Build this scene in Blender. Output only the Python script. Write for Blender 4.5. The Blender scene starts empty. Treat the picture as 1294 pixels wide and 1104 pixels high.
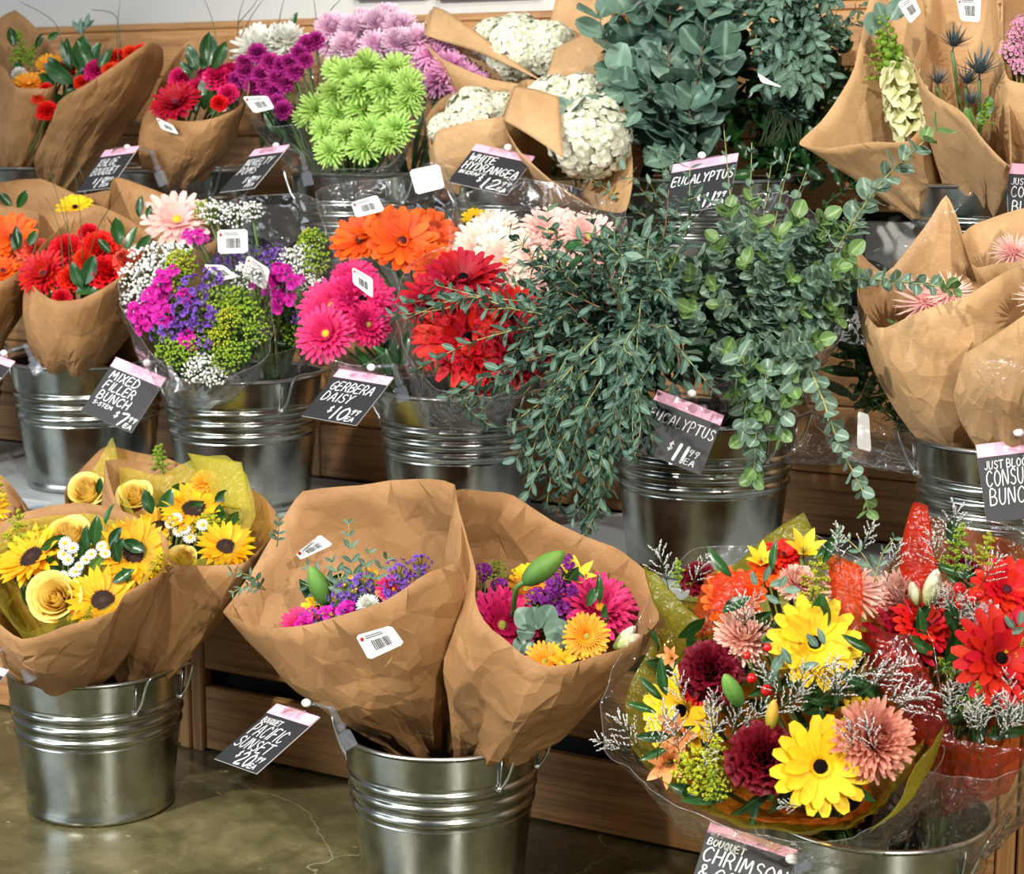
import bpy, math, random
from math import sin, cos, pi, radians, sqrt, atan2
from mathutils import Vector, Matrix, noise

# ------------------------------------------------------------------ camera, world, lights, exposure
SC = bpy.context.scene
COL = SC.collection
F_PX, CX, CY = 2350.0, 647.0, 552.0
YAW, PITCH, CAM_H = radians(30.0), radians(9.7), 1.09
CAM = Vector((0, 0, CAM_H))
RIGHT = Vector((cos(YAW), sin(YAW), 0))
FWD = Vector((-sin(YAW) * cos(PITCH), cos(YAW) * cos(PITCH), -sin(PITCH)))
UP = RIGHT.cross(FWD)
cam_d = bpy.data.cameras.new('camera')
cam_d.sensor_fit = 'HORIZONTAL'; cam_d.sensor_width = 36.0
cam_d.lens = F_PX * 36.0 / 1294.0
cam_d.clip_start = 0.02
cam_d.dof.use_dof = True; cam_d.dof.focus_distance = 2.5; cam_d.dof.aperture_fstop = 9.0
cam = bpy.data.objects.new('camera', cam_d)
COL.objects.link(cam)
cam.matrix_world = Matrix.Translation(CAM) @ Matrix((RIGHT, UP, -FWD)).transposed().to_4x4()
SC.camera = cam

world = bpy.data.worlds.new('room_ambience'); SC.world = world
world.use_nodes = True
world.node_tree.nodes['Background'].inputs[0].default_value = (0.92, 0.96, 1.0, 1)
world.node_tree.nodes['Background'].inputs[1].default_value = 0.21

def spot(name, loc, target, watts, color, size_deg, radius, blend=0.5):
    d = bpy.data.lights.new(name, 'SPOT')
    d.energy = watts; d.color = color; d.spot_size = radians(size_deg); d.spot_blend = blend
    d.shadow_soft_size = radius
    o = bpy.data.objects.new(name, d); COL.objects.link(o)
    o.location = loc
    o.rotation_euler = (Vector(target) - Vector(loc)).to_track_quat('-Z', 'Y').to_euler()
    return o
spot('track_spotlight', (-2.2, -0.5, 2.45), (-0.7, 2.5, 0.5), 480, (1.0, 0.94, 0.86), 75, 0.05)
spot('track_spotlight', (1.7, -0.4, 2.45), (-0.1, 2.5, 0.6), 480, (1.0, 0.94, 0.86), 80, 0.05)
spot('track_spotlight', (-0.3, 0.3, 3.3), (-0.6, 2.8, 0.8), 290, (1.0, 0.95, 0.88), 85, 0.05)
wl = bpy.data.lights.new('shopfront_daylight', 'AREA')
wl.shape = 'RECTANGLE'; wl.size = 2.2; wl.size_y = 2.0; wl.energy = 90; wl.color = (0.78, 0.88, 1.0)
wlo = bpy.data.objects.new('shopfront_daylight', wl); COL.objects.link(wlo)
wlo.location = (-3.6, -0.8, 1.6)
wlo.rotation_euler = (Vector((-0.6, 2.4, 0.6)) - wlo.location).to_track_quat('-Z', 'Y').to_euler()

SC.view_settings.view_transform = 'Standard'
SC.view_settings.look = 'None'
SC.view_settings.gamma = 1.0
SC.view_settings.use_curve_mapping = False
SC.view_settings.exposure = 0.0
try:
    SC.cycles.transparent_max_bounces = 24
    SC.cycles.max_bounces = 8
except Exception:
    pass

# ------------------------------------------------------------------ geometry helpers
def ray(px, py):
    return RIGHT * ((px - CX) / F_PX) - UP * ((py - CY) / F_PX) + FWD
def at(px, py, Y):
    d = ray(px, py)
    return CAM + d * (Y / d.y)
def px_m(px, py, Y):
    return (Y / ray(px, py).y) / F_PX
def proj(P):
    d = P - CAM
    z = d.dot(FWD)
    return CX + F_PX * d.dot(RIGHT) / z, CY - F_PX * d.dot(UP) / z

WM = {}
def link(o, parent=None, M=None):
    M = M or Matrix.Identity(4)
    COL.objects.link(o)
    if parent is not None:
        o.parent = parent
        o.matrix_local = WM[parent].inverted() @ M
    else:
        o.matrix_world = M
    WM[o] = M
    return o
def thing(name, label, cat, loc, group=None):
    o = bpy.data.objects.new(name, None)
    o.empty_display_size = 0.03
    o['label'] = label; o['category'] = cat
    if group: o['group'] = group
    return link(o, None, Matrix.Translation(loc))
def obj(name, me, parent=None, M=None, label=None, kind=None):
    o = bpy.data.objects.new(name, me)
    if label: o['label'] = label
    if kind: o['kind'] = kind
    return link(o, parent, M)

class MB:
    def __init__(self):
        self.v = []; self.f = []; self.m = []; self.t = []
    def add(self, v, f, m=0, t=None, M=None):
        o = len(self.v)
        if M is not None: v = [M @ Vector(p) for p in v]
        self.v += [tuple(p) for p in v]
        self.f += [tuple(i + o for i in q) for q in f]
        self.m += [m] * len(f)
        self.t += list(t) if t is not None else [0.5] * len(v)
    def mesh(self, name, mats, smooth=True, ts=True):
        me = bpy.data.meshes.new(name)
        me.from_pydata(self.v, [], self.f)
        for x in (mats if isinstance(mats, (list, tuple)) else [mats]):
            me.materials.append(x)
        me.polygons.foreach_set('material_index', self.m)
        me.polygons.foreach_set('use_smooth', [smooth] * len(self.f))
        if ts:
            a = me.attributes.new('t', 'FLOAT', 'POINT')
            a.data.foreach_set('value', self.t)
        me.update()
        return me

def grid_faces(nu, nv, closed_u=False):
    f = []
    for j in range(nv - 1):
        for i in range(nu if closed_u else nu - 1):
            a = j * nu + i; b = j * nu + (i + 1) % nu
            f.append((a, b, b + nu, a + nu))
    return f
def box(mb, c, s, m=0, M=None):
    x, y, z = c; a, b, d = s[0] / 2, s[1] / 2, s[2] / 2
    v = [(x - a, y - b, z - d), (x + a, y - b, z - d), (x + a, y + b, z - d), (x - a, y + b, z - d),
         (x - a, y - b, z + d), (x + a, y - b, z + d), (x + a, y + b, z + d), (x - a, y + b, z + d)]
    mb.add(v, [(3, 2, 1, 0), (4, 5, 6, 7), (0, 1, 5, 4), (1, 2, 6, 5), (2, 3, 7, 6), (3, 0, 4, 7)], m, None, M)
def cbox(mb, c, s, bev=0.004, m=0, M=None):
    """box with chamfered edges"""
    hx, hy, hz = s[0] / 2, s[1] / 2, s[2] / 2
    b = min(bev, hx * .45, hy * .45, hz * .45)
    import itertools
    vs = []; idx = {}
    for sx, sy, sz in itertools.product((-1, 1), repeat=3):
        for k, p in enumerate(((sx * hx, sy * (hy - b), sz * (hz - b)), (sx * (hx - b), sy * hy, sz * (hz - b)), (sx * (hx - b), sy * (hy - b), sz * hz))):
            idx[(sx, sy, sz, k)] = len(vs); vs.append((p[0] + c[0], p[1] + c[1], p[2] + c[2]))
    fs = []
    def q(*k): fs.append(tuple(idx[i] for i in k))
    for s_ in (-1, 1):
        q(*[(s_, a, d, 0) for a, d in ((-1, -1), (1, -1), (1, 1), (-1, 1))][::s_])
        q(*[(a, s_, d, 1) for a, d in ((-1, -1), (-1, 1), (1, 1), (1, -1))][::s_])
        q(*[(a, d, s_, 2) for a, d in ((-1, -1), (1, -1), (1, 1), (-1, 1))][::s_])
    for a in (-1, 1):
        for d in (-1, 1):
            q((a, d, -1, 0), (a, d, 1, 0), (a, d, 1, 1), (a, d, -1, 1))
            q((a, -1, d, 0), (a, 1, d, 0), (a, 1, d, 2), (a, -1, d, 2))
            q((-1, a, d, 1), (1, a, d, 1), (1, a, d, 2), (-1, a, d, 2))
    for sx, sy, sz in itertools.product((-1, 1), repeat=3):
        q((sx, sy, sz, 0), (sx, sy, sz, 1), (sx, sy, sz, 2))
    mb.add(vs, fs, m, None, M)
def tube(mb, pts, r, n=6, m=0, r1=None, cap=True, t=None):
    pts = [Vector(p) for p in pts]
    k = len(pts); ring = []
    prev = None
    for i, p in enumerate(pts):
        d = (pts[min(i + 1, k - 1)] - pts[max(i - 1, 0)])
        if d.length < 1e-9: d = Vector((0, 0, 1))
        d.normalize()
        a = prev if prev is not None else (Vector((0, 0, 1)) if abs(d.z) < .9 else Vector((1, 0, 0)))
        s = d.cross(a)
        if s.length < 1e-6: s = d.cross(Vector((0.3, 1, 0.2)))
        s.normalize(); u = s.cross(d); prev = u
        rr = r if r1 is None else r + (r1 - r) * i / max(1, k - 1)
        for j in range(n):
            w = 2 * pi * j / n
            ring.append(p + (s * cos(w) + u * sin(w)) * rr)
    f = grid_faces(n, k, True)
    if cap:
        f.append(tuple(range(n))[::-1]); f.append(tuple((k - 1) * n + j for j in range(n)))
    mb.add(ring, f, m, None if t is None else [t] * len(ring))
def lathe(mb, prof, n=48, m=0, M=None, t=None):
    v = []
    for r, z in prof:
        for i in range(n):
            a = 2 * pi * i / n
            v.append((r * cos(a), r * sin(a), z))
    mb.add(v, grid_faces(n, len(prof), True), m, t, M)
def ball(mb, c, r, nu=8, nv=5, m=0, sc=(1, 1, 1), t=None):
    v = []
    for j in range(nv + 1):
        th = pi * j / nv
        for i in range(nu):
            a = 2 * pi * i / nu
            v.append((c[0] + r * sc[0] * sin(th) * cos(a), c[1] + r * sc[1] * sin(th) * sin(a), c[2] - r * sc[2] * cos(th)))
    mb.add(v, grid_faces(nu, nv + 1, True), m, None if t is None else [t] * len(v))
OCT_V = [(1, 0, 0), (-1, 0, 0), (0, 1, 0), (0, -1, 0), (0, 0, 1), (0, 0, -1)]
OCT_F = [(0, 2, 4), (2, 1, 4), (1, 3, 4), (3, 0, 4), (2, 0, 5), (1, 2, 5), (3, 1, 5), (0, 3, 5)]
def octa(mb, c, r, m=0, t=None):
    mb.add([(c[0] + a * r, c[1] + b * r, c[2] + d * r) for a, b, d in OCT_V], OCT_F, m, None if t is None else [t] * 6)
def frame(n, spin=0.0, scale=1.0, loc=(0, 0, 0), up=None):
    """matrix whose local +Z is n"""
    n = Vector(n).normalized()
    a = Vector(up) if up is not None else (Vector((0, 0, 1)) if abs(n.z) < .95 else Vector((0, 1, 0)))
    x = a.cross(n).normalized(); y = n.cross(x)
    M = Matrix((x, y, n)).transposed().to_4x4()
    return Matrix.Translation(loc) @ M @ Matrix.Rotation(spin, 4, 'Z') @ Matrix.Scale(scale, 4)
def catmull(pts, n, closed=False):
    out = []; k = len(pts)
    segs = k if closed else k - 1
    for i in range(n):
        u = i * segs / (n if closed else n - 1)
        s = min(int(u), segs - 1); u -= s
        def P(j): return pts[j % k] if closed else pts[max(0, min(k - 1, j))]
        a, b, c, d = P(s - 1), P(s), P(s + 1), P(s + 2)
        out.append(0.5 * ((2 * b) + (c - a) * u + (2 * a - 5 * b + 4 * c - d) * u * u + (3 * b - a - 3 * c + d) * u ** 3))
    return out

# ------------------------------------------------------------------ materials
def S(r, g, b):
    """sRGB 0..255 -> linear rgba"""
    def c(x):
        x /= 255.0
        return x / 12.92 if x <= .04045 else ((x + .055) / 1.055) ** 2.4
    return (c(r), c(g), c(b), 1)
def new_mat(name):
    m = bpy.data.materials.new(name); m.use_nodes = True
    nt = m.node_tree
    return m, nt, nt.nodes['Principled BSDF'], nt.nodes['Material Output']
def N(nt, typ, **kw):
    n = nt.nodes.new(typ)
    for k, v in kw.items():
        if k in n.inputs: n.inputs[k].default_value = v
        else: setattr(n, k, v)
    return n
def L(nt, a, b): nt.links.new(a, b)
def ramp(nt, fac, stops):
    r = nt.nodes.new('ShaderNodeValToRGB')
    e = r.color_ramp.elements
    while len(e) < len(stops): e.new(0.5)
    for q, (p, c) in zip(e, stops): q.position = p; q.color = c
    L(nt, fac, r.inputs[0])
    return r
def mixc(nt, fac, a, b, mode='MIX'):
    n = nt.nodes.new('ShaderNodeMix'); n.data_type = 'RGBA'; n.blend_type = mode
    for sock, val in ((n.inputs[0], fac), (n.inputs[6], a), (n.inputs[7], b)):
        if isinstance(val, (int, float, tuple)): sock.default_value = val
        else: L(nt, val, sock)
    return n.outputs[2]
def plain(name, col, rough=.5, metal=0, coat=0, noise_amt=.0, scale=20, spec=.5):
    m, nt, b, o = new_mat(name)
    b.inputs['Base Color'].default_value = col
    b.inputs['Roughness'].default_value = rough
    b.inputs['Metallic'].default_value = metal
    b.inputs['Coat Weight'].default_value = coat
    b.inputs['Specular IOR Level'].default_value = spec
    if noise_amt:
        tc = N(nt, 'ShaderNodeTexCoord'); nz = N(nt, 'ShaderNodeTexNoise', Scale=scale, Detail=4.0)
        L(nt, tc.outputs['Object'], nz.inputs[0])
        d = tuple(c * (1 - noise_amt) for c in col[:3]) + (1,); e = tuple(min(1, c * (1 + noise_amt)) for c in col[:3]) + (1,)
        r = ramp(nt, nz.outputs[0], [(.3, d), (.7, e)])
        L(nt, r.outputs[0], b.inputs['Base Color'])
    return m
def petal_mat(name, base, tip, mid=None, trans=.25, rough=.55, var=.08, sheen=0.0):
    """flower tissue: colour runs base -> tip along attribute t, varies from bloom to bloom"""
    m, nt, b, o = new_mat(name)
    at_ = N(nt, 'ShaderNodeAttribute', attribute_name='t')
    stops = [(0, base), (1, tip)] if mid is None else [(0, base), (.5, mid), (1, tip)]
    r = ramp(nt, at_.outputs['Fac'], stops)
    oi = N(nt, 'ShaderNodeObjectInfo')
    hs = N(nt, 'ShaderNodeHueSaturation')
    mr = N(nt, 'ShaderNodeMapRange'); mr.inputs[3].default_value = 1 - var; mr.inputs[4].default_value = 1 + var
    L(nt, oi.outputs['Random'], mr.inputs[0]); L(nt, mr.outputs[0], hs.inputs['Value'])
    mh = N(nt, 'ShaderNodeMapRange'); mh.inputs[3].default_value = .5 - var * .08; mh.inputs[4].default_value = .5 + var * .08
    L(nt, oi.outputs['Random'], mh.inputs[0]); L(nt, mh.outputs[0], hs.inputs['Hue'])
    L(nt, r.outputs[0], hs.inputs['Color'])
    tc = N(nt, 'ShaderNodeTexCoord'); nz = N(nt, 'ShaderNodeTexNoise', Scale=6.0, Detail=3.0)
    L(nt, tc.outputs['Object'], nz.inputs[0])
    rr = ramp(nt, nz.outputs[0], [(.3, (.82, .82, .82, 1)), (.7, (1, 1, 1, 1))])
    c = mixc(nt, 1.0, hs.outputs[0], rr.outputs[0], 'MULTIPLY')
    L(nt, c, b.inputs['Base Color'])
    b.inputs['Roughness'].default_value = rough
    b.inputs['Specular IOR Level'].default_value = .3
    if trans:
        tr = N(nt, 'ShaderNodeBsdfTranslucent'); L(nt, c, tr.inputs[0])
        mx = N(nt, 'ShaderNodeMixShader'); mx.inputs[0].default_value = trans
        L(nt, b.outputs[0], mx.inputs[1]); L(nt, tr.outputs[0], mx.inputs[2]); L(nt, mx.outputs[0], o.inputs[0])
    return m
def leaf_mat(name, a, bcol, rough=.4, trans=.15, var=.2, vein=True):
    m, nt, b, o = new_mat(name)
    tc = N(nt, 'ShaderNodeTexCoord'); nz = N(nt, 'ShaderNodeTexNoise', Scale=4.0, Detail=4.0)
    L(nt, tc.outputs['Object'], nz.inputs[0])
    oi = N(nt, 'ShaderNodeObjectInfo')
    ad = N(nt, 'ShaderNodeMath', operation='MULTIPLY_ADD'); ad.inputs[1].default_value = .55
    L(nt, oi.outputs['Random'], ad.inputs[0]); 
    sb = N(nt, 'ShaderNodeMath', operation='MULTIPLY'); sb.inputs[1].default_value = .5
    L(nt, nz.outputs[0], sb.inputs[0]); L(nt, sb.outputs[0], ad.inputs[2])
    r = ramp(nt, ad.outputs[0], [(.1, a), (.8, bcol)])
    at_ = N(nt, 'ShaderNodeAttribute', attribute_name='t')     # t > 0.9 on the midrib
    rv = ramp(nt, at_.outputs['Fac'], [(.75, (0, 0, 0, 1)), (1.0, (1, 1, 1, 1))])
    lighter = tuple(min(1, c * 1.25 + .01) for c in bcol[:3]) + (1,)
    c = mixc(nt, rv.outputs[0], r.outputs[0], lighter)
    L(nt, c, b.inputs['Base Color'])
    b.inputs['Roughness'].default_value = rough
    if trans:
        tr = N(nt, 'ShaderNodeBsdfTranslucent'); L(nt, c, tr.inputs[0])
        mx = N(nt, 'ShaderNodeMixShader'); mx.inputs[0].default_value = trans
        L(nt, b.outputs[0], mx.inputs[1]); L(nt, tr.outputs[0], mx.inputs[2]); L(nt, mx.outputs[0], o.inputs[0])
    return m

def wood_mat(name, dark, light, axis='X', scale=1.0):
    m, nt, b, o = new_mat(name)
    tc = N(nt, 'ShaderNodeTexCoord'); mp = N(nt, 'ShaderNodeMapping')
    mp.inputs['Scale'].default_value = (1.2, 14, 34) if axis == 'X' else (34, 14, 1.2)
    oi = N(nt, 'ShaderNodeObjectInfo')
    va = N(nt, 'ShaderNodeVectorMath', operation='ADD')
    mu = N(nt, 'ShaderNodeMath', operation='MULTIPLY'); mu.inputs[1].default_value = 37.0
    L(nt, oi.outputs['Random'], mu.inputs[0])
    L(nt, tc.outputs['Object'], va.inputs[0]); L(nt, mu.outputs[0], va.inputs[1])
    L(nt, va.outputs[0], mp.inputs[0])
    nz = N(nt, 'ShaderNodeTexNoise', Scale=2.2 * scale, Detail=6.0, Distortion=.6)
    L(nt, mp.outputs[0], nz.inputs[0])
    nz2 = N(nt, 'ShaderNodeTexNoise', Scale=9 * scale, Detail=3.0); L(nt, mp.outputs[0], nz2.inputs[0])
    r = ramp(nt, nz.outputs[0], [(.3, dark), (.55, light), (.8, tuple(c * .75 for c in light[:3]) + (1,))])
    r2 = ramp(nt, nz2.outputs[0], [(.35, (.72, .72, .72, 1)), (.6, (1, 1, 1, 1))])
    c = mixc(nt, .8, r.outputs[0], r2.outputs[0], 'MULTIPLY')
    hs = N(nt, 'ShaderNodeHueSaturation'); mr = N(nt, 'ShaderNodeMapRange'); mr.inputs[3].default_value = .85; mr.inputs[4].default_value = 1.12
    L(nt, oi.outputs['Random'], mr.inputs[0]); L(nt, mr.outputs[0], hs.inputs['Value']); L(nt, c, hs.inputs['Color'])
    L(nt, hs.outputs[0], b.inputs['Base Color'])
    b.inputs['Roughness'].default_value = .5
    bp = N(nt, 'ShaderNodeBump', Strength=.15, Distance=.002); L(nt, nz2.outputs[0], bp.inputs['Height']); L(nt, bp.outputs[0], b.inputs['Normal'])
    return m

def floor_material():
    m, nt, b, o = new_mat('stained_concrete')
    tc = N(nt, 'ShaderNodeTexCoord')
    n1 = N(nt, 'ShaderNodeTexNoise', Scale=3.0, Detail=8.0, Roughness=.62, Distortion=.8)
    n2 = N(nt, 'ShaderNodeTexNoise', Scale=17.0, Detail=6.0, Roughness=.6)
    L(nt, tc.outputs['Object'], n1.inputs[0]); L(nt, tc.outputs['Object'], n2.inputs[0])
    r1 = ramp(nt, n1.outputs[0], [(.28, S(62, 60, 38)), (.5, S(100, 95, 64)), (.72, S(142, 132, 94))])
    r2 = ramp(nt, n2.outputs[0], [(.35, (.6, .6, .58, 1)), (.62, (1.0, 1.0, .98, 1))])
    c = mixc(nt, .9, r1.outputs[0], r2.outputs[0], 'MULTIPLY')
    # pale scratches and flecks
    mp = N(nt, 'ShaderNodeMapping'); mp.inputs['Rotation'].default_value = (0, 0, .5); mp.inputs['Scale'].default_value = (9, 26, 9)
    L(nt, tc.outputs['Object'], mp.inputs[0])
    n3 = N(nt, 'ShaderNodeTexNoise', Scale=2.4, Detail=2.0); L(nt, mp.outputs[0], n3.inputs[0])
    r3 = ramp(nt, n3.outputs[0], [(.70, (0, 0, 0, 1)), (.76, (1, 1, 1, 1))])
    c = mixc(nt, r3.outputs[0], c, S(186, 172, 120))
    # hairline cracks
    nd = N(nt, 'ShaderNodeTexNoise', Scale=5.0, Detail=6.0)
    L(nt, tc.outputs['Object'], nd.inputs[0])
    vm = N(nt, 'ShaderNodeVectorMath', operation='MULTIPLY_ADD'); vm.inputs[1].default_value = (.28, .28, .28)
    L(nt, nd.outputs['Color'], vm.inputs[0]); L(nt, tc.outputs['Object'], vm.inputs[2])
    vo = N(nt, 'ShaderNodeTexVoronoi', feature='DISTANCE_TO_EDGE', Scale=2.1); L(nt, vm.outputs[0], vo.inputs[0])
    r4 = ramp(nt, vo.outputs[0], [(0.0, (1, 1, 1, 1)), (.0035, (0, 0, 0, 1))])
    mk = ramp(nt, n1.outputs[0], [(.42, (0, 0, 0, 1)), (.5, (.7, .7, .7, 1))])
    mm = mixc(nt, 1.0, r4.outputs[0], mk.outputs[0], 'MULTIPLY')
    c = mixc(nt, mm, c, S(196, 190, 160))
    L(nt, c, b.inputs['Base Color'])
    rr = ramp(nt, n2.outputs[0], [(.3, (.16, .16, .16, 1)), (.7, (.34, .34, .34, 1))])
    L(nt, rr.outputs[0], b.inputs['Roughness'])
    bp = N(nt, 'ShaderNodeBump', Strength=.06, Distance=.002); L(nt, n2.outputs[0], bp.inputs['Height']); L(nt, bp.outputs[0], b.inputs['Normal'])
    return m
def galvanized():
    m, nt, b, o = new_mat('galvanized_steel')
    tc = N(nt, 'ShaderNodeTexCoord')
    vo = N(nt, 'ShaderNodeTexVoronoi', Scale=85.0); nz = N(nt, 'ShaderNodeTexNoise', Scale=14.0, Detail=5.0)
    L(nt, tc.outputs['Object'], vo.inputs[0]); L(nt, tc.outputs['Object'], nz.inputs[0])
    r = ramp(nt, nz.outputs[0], [(.3, S(150, 154, 146)), (.7, S(196, 200, 192))])
    r2 = ramp(nt, vo.outputs['Color'], [(0, (.86, .86, .86, 1)), (1, (1, 1, 1, 1))])
    c = mixc(nt, .8, r.outputs[0], r2.outputs[0], 'MULTIPLY')
    L(nt, c, b.inputs['Base Color'])
    b.inputs['Metallic'].default_value = 1.0
    rr = ramp(nt, nz.outputs[0], [(.3, (.17, .17, .17, 1)), (.7, (.3, .3, .3, 1))])
    L(nt, rr.outputs[0], b.inputs['Roughness'])
    bp = N(nt, 'ShaderNodeBump', Strength=.05, Distance=.001); L(nt, vo.outputs['Distance'], bp.inputs['Height']); L(nt, bp.outputs[0], b.inputs['Normal'])
    return m
def kraft(name, a, c_, trans=.16):
    m, nt, b, o = new_mat(name)
    tc = N(nt, 'ShaderNodeTexCoord'); mp = N(nt, 'ShaderNodeMapping'); mp.inputs['Scale'].default_value = (60, 60, 220)
    L(nt, tc.outputs['Object'], mp.inputs[0])
    fib = N(nt, 'ShaderNodeTexNoise', Scale=2.0, Detail=4.0); L(nt, mp.outputs[0], fib.inputs[0])
    big = N(nt, 'ShaderNodeTexNoise', Scale=9.0, Detail=3.0); L(nt, tc.outputs['Object'], big.inputs[0])
    r = ramp(nt, big.outputs[0], [(.3, a), (.7, c_)])
    r2 = ramp(nt, fib.outputs[0], [(.3, (.86, .85, .84, 1)), (.65, (1, 1, 1, 1))])
    c = mixc(nt, .9, r.outputs[0], r2.outputs[0], 'MULTIPLY')
    L(nt, c, b.inputs['Base Color'])
    b.inputs['Roughness'].default_value = .62; b.inputs['Specular IOR Level'].default_value = .35
    vo = N(nt, 'ShaderNodeTexVoronoi', feature='DISTANCE_TO_EDGE', Scale=13.0)
    dn = N(nt, 'ShaderNodeTexNoise', Scale=7.0, Detail=2.0); L(nt, tc.outputs['Object'], dn.inputs[0])
    vm = N(nt, 'ShaderNodeVectorMath', operation='MULTIPLY_ADD'); vm.inputs[1].default_value = (.12, .12, .12)
    L(nt, dn.outputs['Color'], vm.inputs[0]); L(nt, tc.outputs['Object'], vm.inputs[2]); L(nt, vm.outputs[0], vo.inputs[0])
    bp = N(nt, 'ShaderNodeBump', Strength=.28, Distance=.02); L(nt, vo.outputs[0], bp.inputs['Height'])
    bp2 = N(nt, 'ShaderNodeBump', Strength=.15, Distance=.02); L(nt, dn.outputs[0], bp2.inputs['Height']); L(nt, bp.outputs[0], bp2.inputs['Normal'])
    L(nt, bp2.outputs[0], b.inputs['Normal'])
    tr = N(nt, 'ShaderNodeBsdfTranslucent'); L(nt, c, tr.inputs[0])
    mx = N(nt, 'ShaderNodeMixShader'); mx.inputs[0].default_value = trans
    L(nt, b.outputs[0], mx.inputs[1]); L(nt, tr.outputs[0], mx.inputs[2]); L(nt, mx.outputs[0], o.inputs[0])
    return m
def film(name, tint=(1, 1, 1, 1), base=.05, edge=.75, rough=.08, haze=0.0, haze_col=(1, 1, 1, 1), bump=.6, scale=22.0):
    """thin clear or coloured plastic sheet"""
    m, nt, b, o = new_mat(name)
    nt.nodes.remove(b)
    tc = N(nt, 'ShaderNodeTexCoord'); nz = N(nt, 'ShaderNodeTexNoise', Scale=scale, Detail=2.0, Distortion=1.2)
    L(nt, tc.outputs['Object'], nz.inputs[0])
    bp = N(nt, 'ShaderNodeBump', Strength=bump, Distance=.02); L(nt, nz.outputs[0], bp.inputs['Height'])
    lw = N(nt, 'ShaderNodeLayerWeight', Blend=.35); L(nt, bp.outputs[0], lw.inputs['Normal'])
    mr = N(nt, 'ShaderNodeMapRange'); mr.inputs[3].default_value = base; mr.inputs[4].default_value = edge
    pw = N(nt, 'ShaderNodeMath', operation='POWER'); pw.inputs[1].default_value = 2.2
    L(nt, lw.outputs['Facing'], pw.inputs[0]); L(nt, pw.outputs[0], mr.inputs[0])
    tr = N(nt, 'ShaderNodeBsdfTransparent'); tr.inputs[0].default_value = tint
    gl = N(nt, 'ShaderNodeBsdfGlossy', Roughness=rough); L(nt, bp.outputs[0], gl.inputs['Normal'])
    mx = N(nt, 'ShaderNodeMixShader'); L(nt, mr.outputs[0], mx.inputs[0]); L(nt, tr.outputs[0], mx.inputs[1]); L(nt, gl.outputs[0], mx.inputs[2])
    out = mx
    if haze:
        df = N(nt, 'ShaderNodeBsdfDiffuse'); df.inputs[0].default_value = haze_col
        tl = N(nt, 'ShaderNodeBsdfTranslucent'); tl.inputs[0].default_value = haze_col
        m2 = N(nt, 'ShaderNodeMixShader'); m2.inputs[0].default_value = .5
        L(nt, df.outputs[0], m2.inputs[1]); L(nt, tl.outputs[0], m2.inputs[2])
        m3 = N(nt, 'ShaderNodeMixShader'); m3.inputs[0].default_value = haze
        L(nt, mx.outputs[0], m3.inputs[1]); L(nt, m2.outputs[0], m3.inputs[2]); out = m3
    L(nt, out.outputs[0], o.inputs[0])
    return m

M_FLOOR = floor_material()
M_WALL = plain('painted_wall', S(192, 192, 187), .8, noise_amt=.03, scale=3)
M_DARKWALL = plain('dark_panel', S(26, 26, 28), .6)
M_WOOD = wood_mat('pine_board', S(138, 94, 52), S(188, 138, 84))
M_WOODV = wood_mat('pine_post', S(138, 94, 52), S(188, 138, 84), axis='Z')
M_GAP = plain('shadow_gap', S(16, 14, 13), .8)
M_SHELFTOP = plain('grey_shelf_liner', S(150, 156, 158), .45, noise_amt=.06)
M_GALV = galvanized()
M_LINER = plain('black_plastic', S(14, 14, 16), .35)
M_WIRE = plain('steel_wire', S(190, 192, 190), .28, metal=1)
M_KRAFT = kraft('kraft_paper', S(155, 113, 70), S(180, 137, 90))
M_KRAFT2 = kraft('kraft_paper_light', S(194, 154, 106), S(212, 174, 127), .2)
M_FILM = film('clear_cellophane', base=.07, edge=.8, haze=.02, bump=.8)
M_FILM2 = film('clear_cellophane_crisp', base=.09, edge=.85, haze=.015, scale=30, bump=1.0)
M_TISSUE_Y = film('yellow_organza', tint=S(240, 236, 130), base=.04, edge=.3, rough=.3, haze=.34, haze_col=S(244, 234, 104), scale=60)
M_TISSUE_G = film('olive_organza', tint=S(214, 210, 110), base=.05, edge=.3, rough=.3, haze=.28, haze_col=S(190, 184, 60), scale=60)
M_TISSUE_O = film('orange_organza', tint=S(250, 150, 60), base=.04, edge=.3, rough=.3, haze=.17, haze_col=S(250, 140, 40), scale=60)
M_TISSUE_RB = film('amber_organza', tint=S(246, 180, 130), base=.07, edge=.45, rough=.2, haze=.12, haze_col=S(206, 96, 36), scale=40)
M_TISSUE_W = film('wine_organza', tint=S(232, 150, 128), base=.06, edge=.4, rough=.2, haze=.12, haze_col=S(196, 60, 44), scale=40)
M_TISSUE_OW = film('bright_orange_organza', tint=S(252, 190, 110), base=.04, edge=.3, rough=.3, haze=.36, haze_col=S(250, 150, 44), scale=60)
M_EDGEGLINT = film('edge_glint_film', base=.15, edge=.8, rough=.12, haze=.1, bump=.2)
M_TISSUE_R = film('red_orange_organza', tint=S(240, 130, 84), base=.06, edge=.4, rough=.22, haze=.3, haze_col=S(240, 74, 26), scale=60)
M_CARD = plain('black_card', S(38, 39, 43), .55)
M_CARDEDGE = plain('card_edge', S(222, 222, 220), .6)
M_PINK = plain('pink_strip', S(236, 176, 200), .6, noise_amt=.12, scale=60)
M_INK = plain('white_marker', S(240, 242, 242), .6)
M_BALLJ = plain('white_plastic', S(236, 236, 232), .35)
M_CLEAR = film('clear_plastic_clip', tint=S(250, 252, 255), base=.08, edge=.7, rough=.1, haze=.06, haze_col=S(220, 228, 240), bump=.1)
M_LABEL = plain('white_label', S(224, 224, 221), .5)
M_BAR = plain('barcode_ink', S(44, 44, 46), .6)
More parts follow.
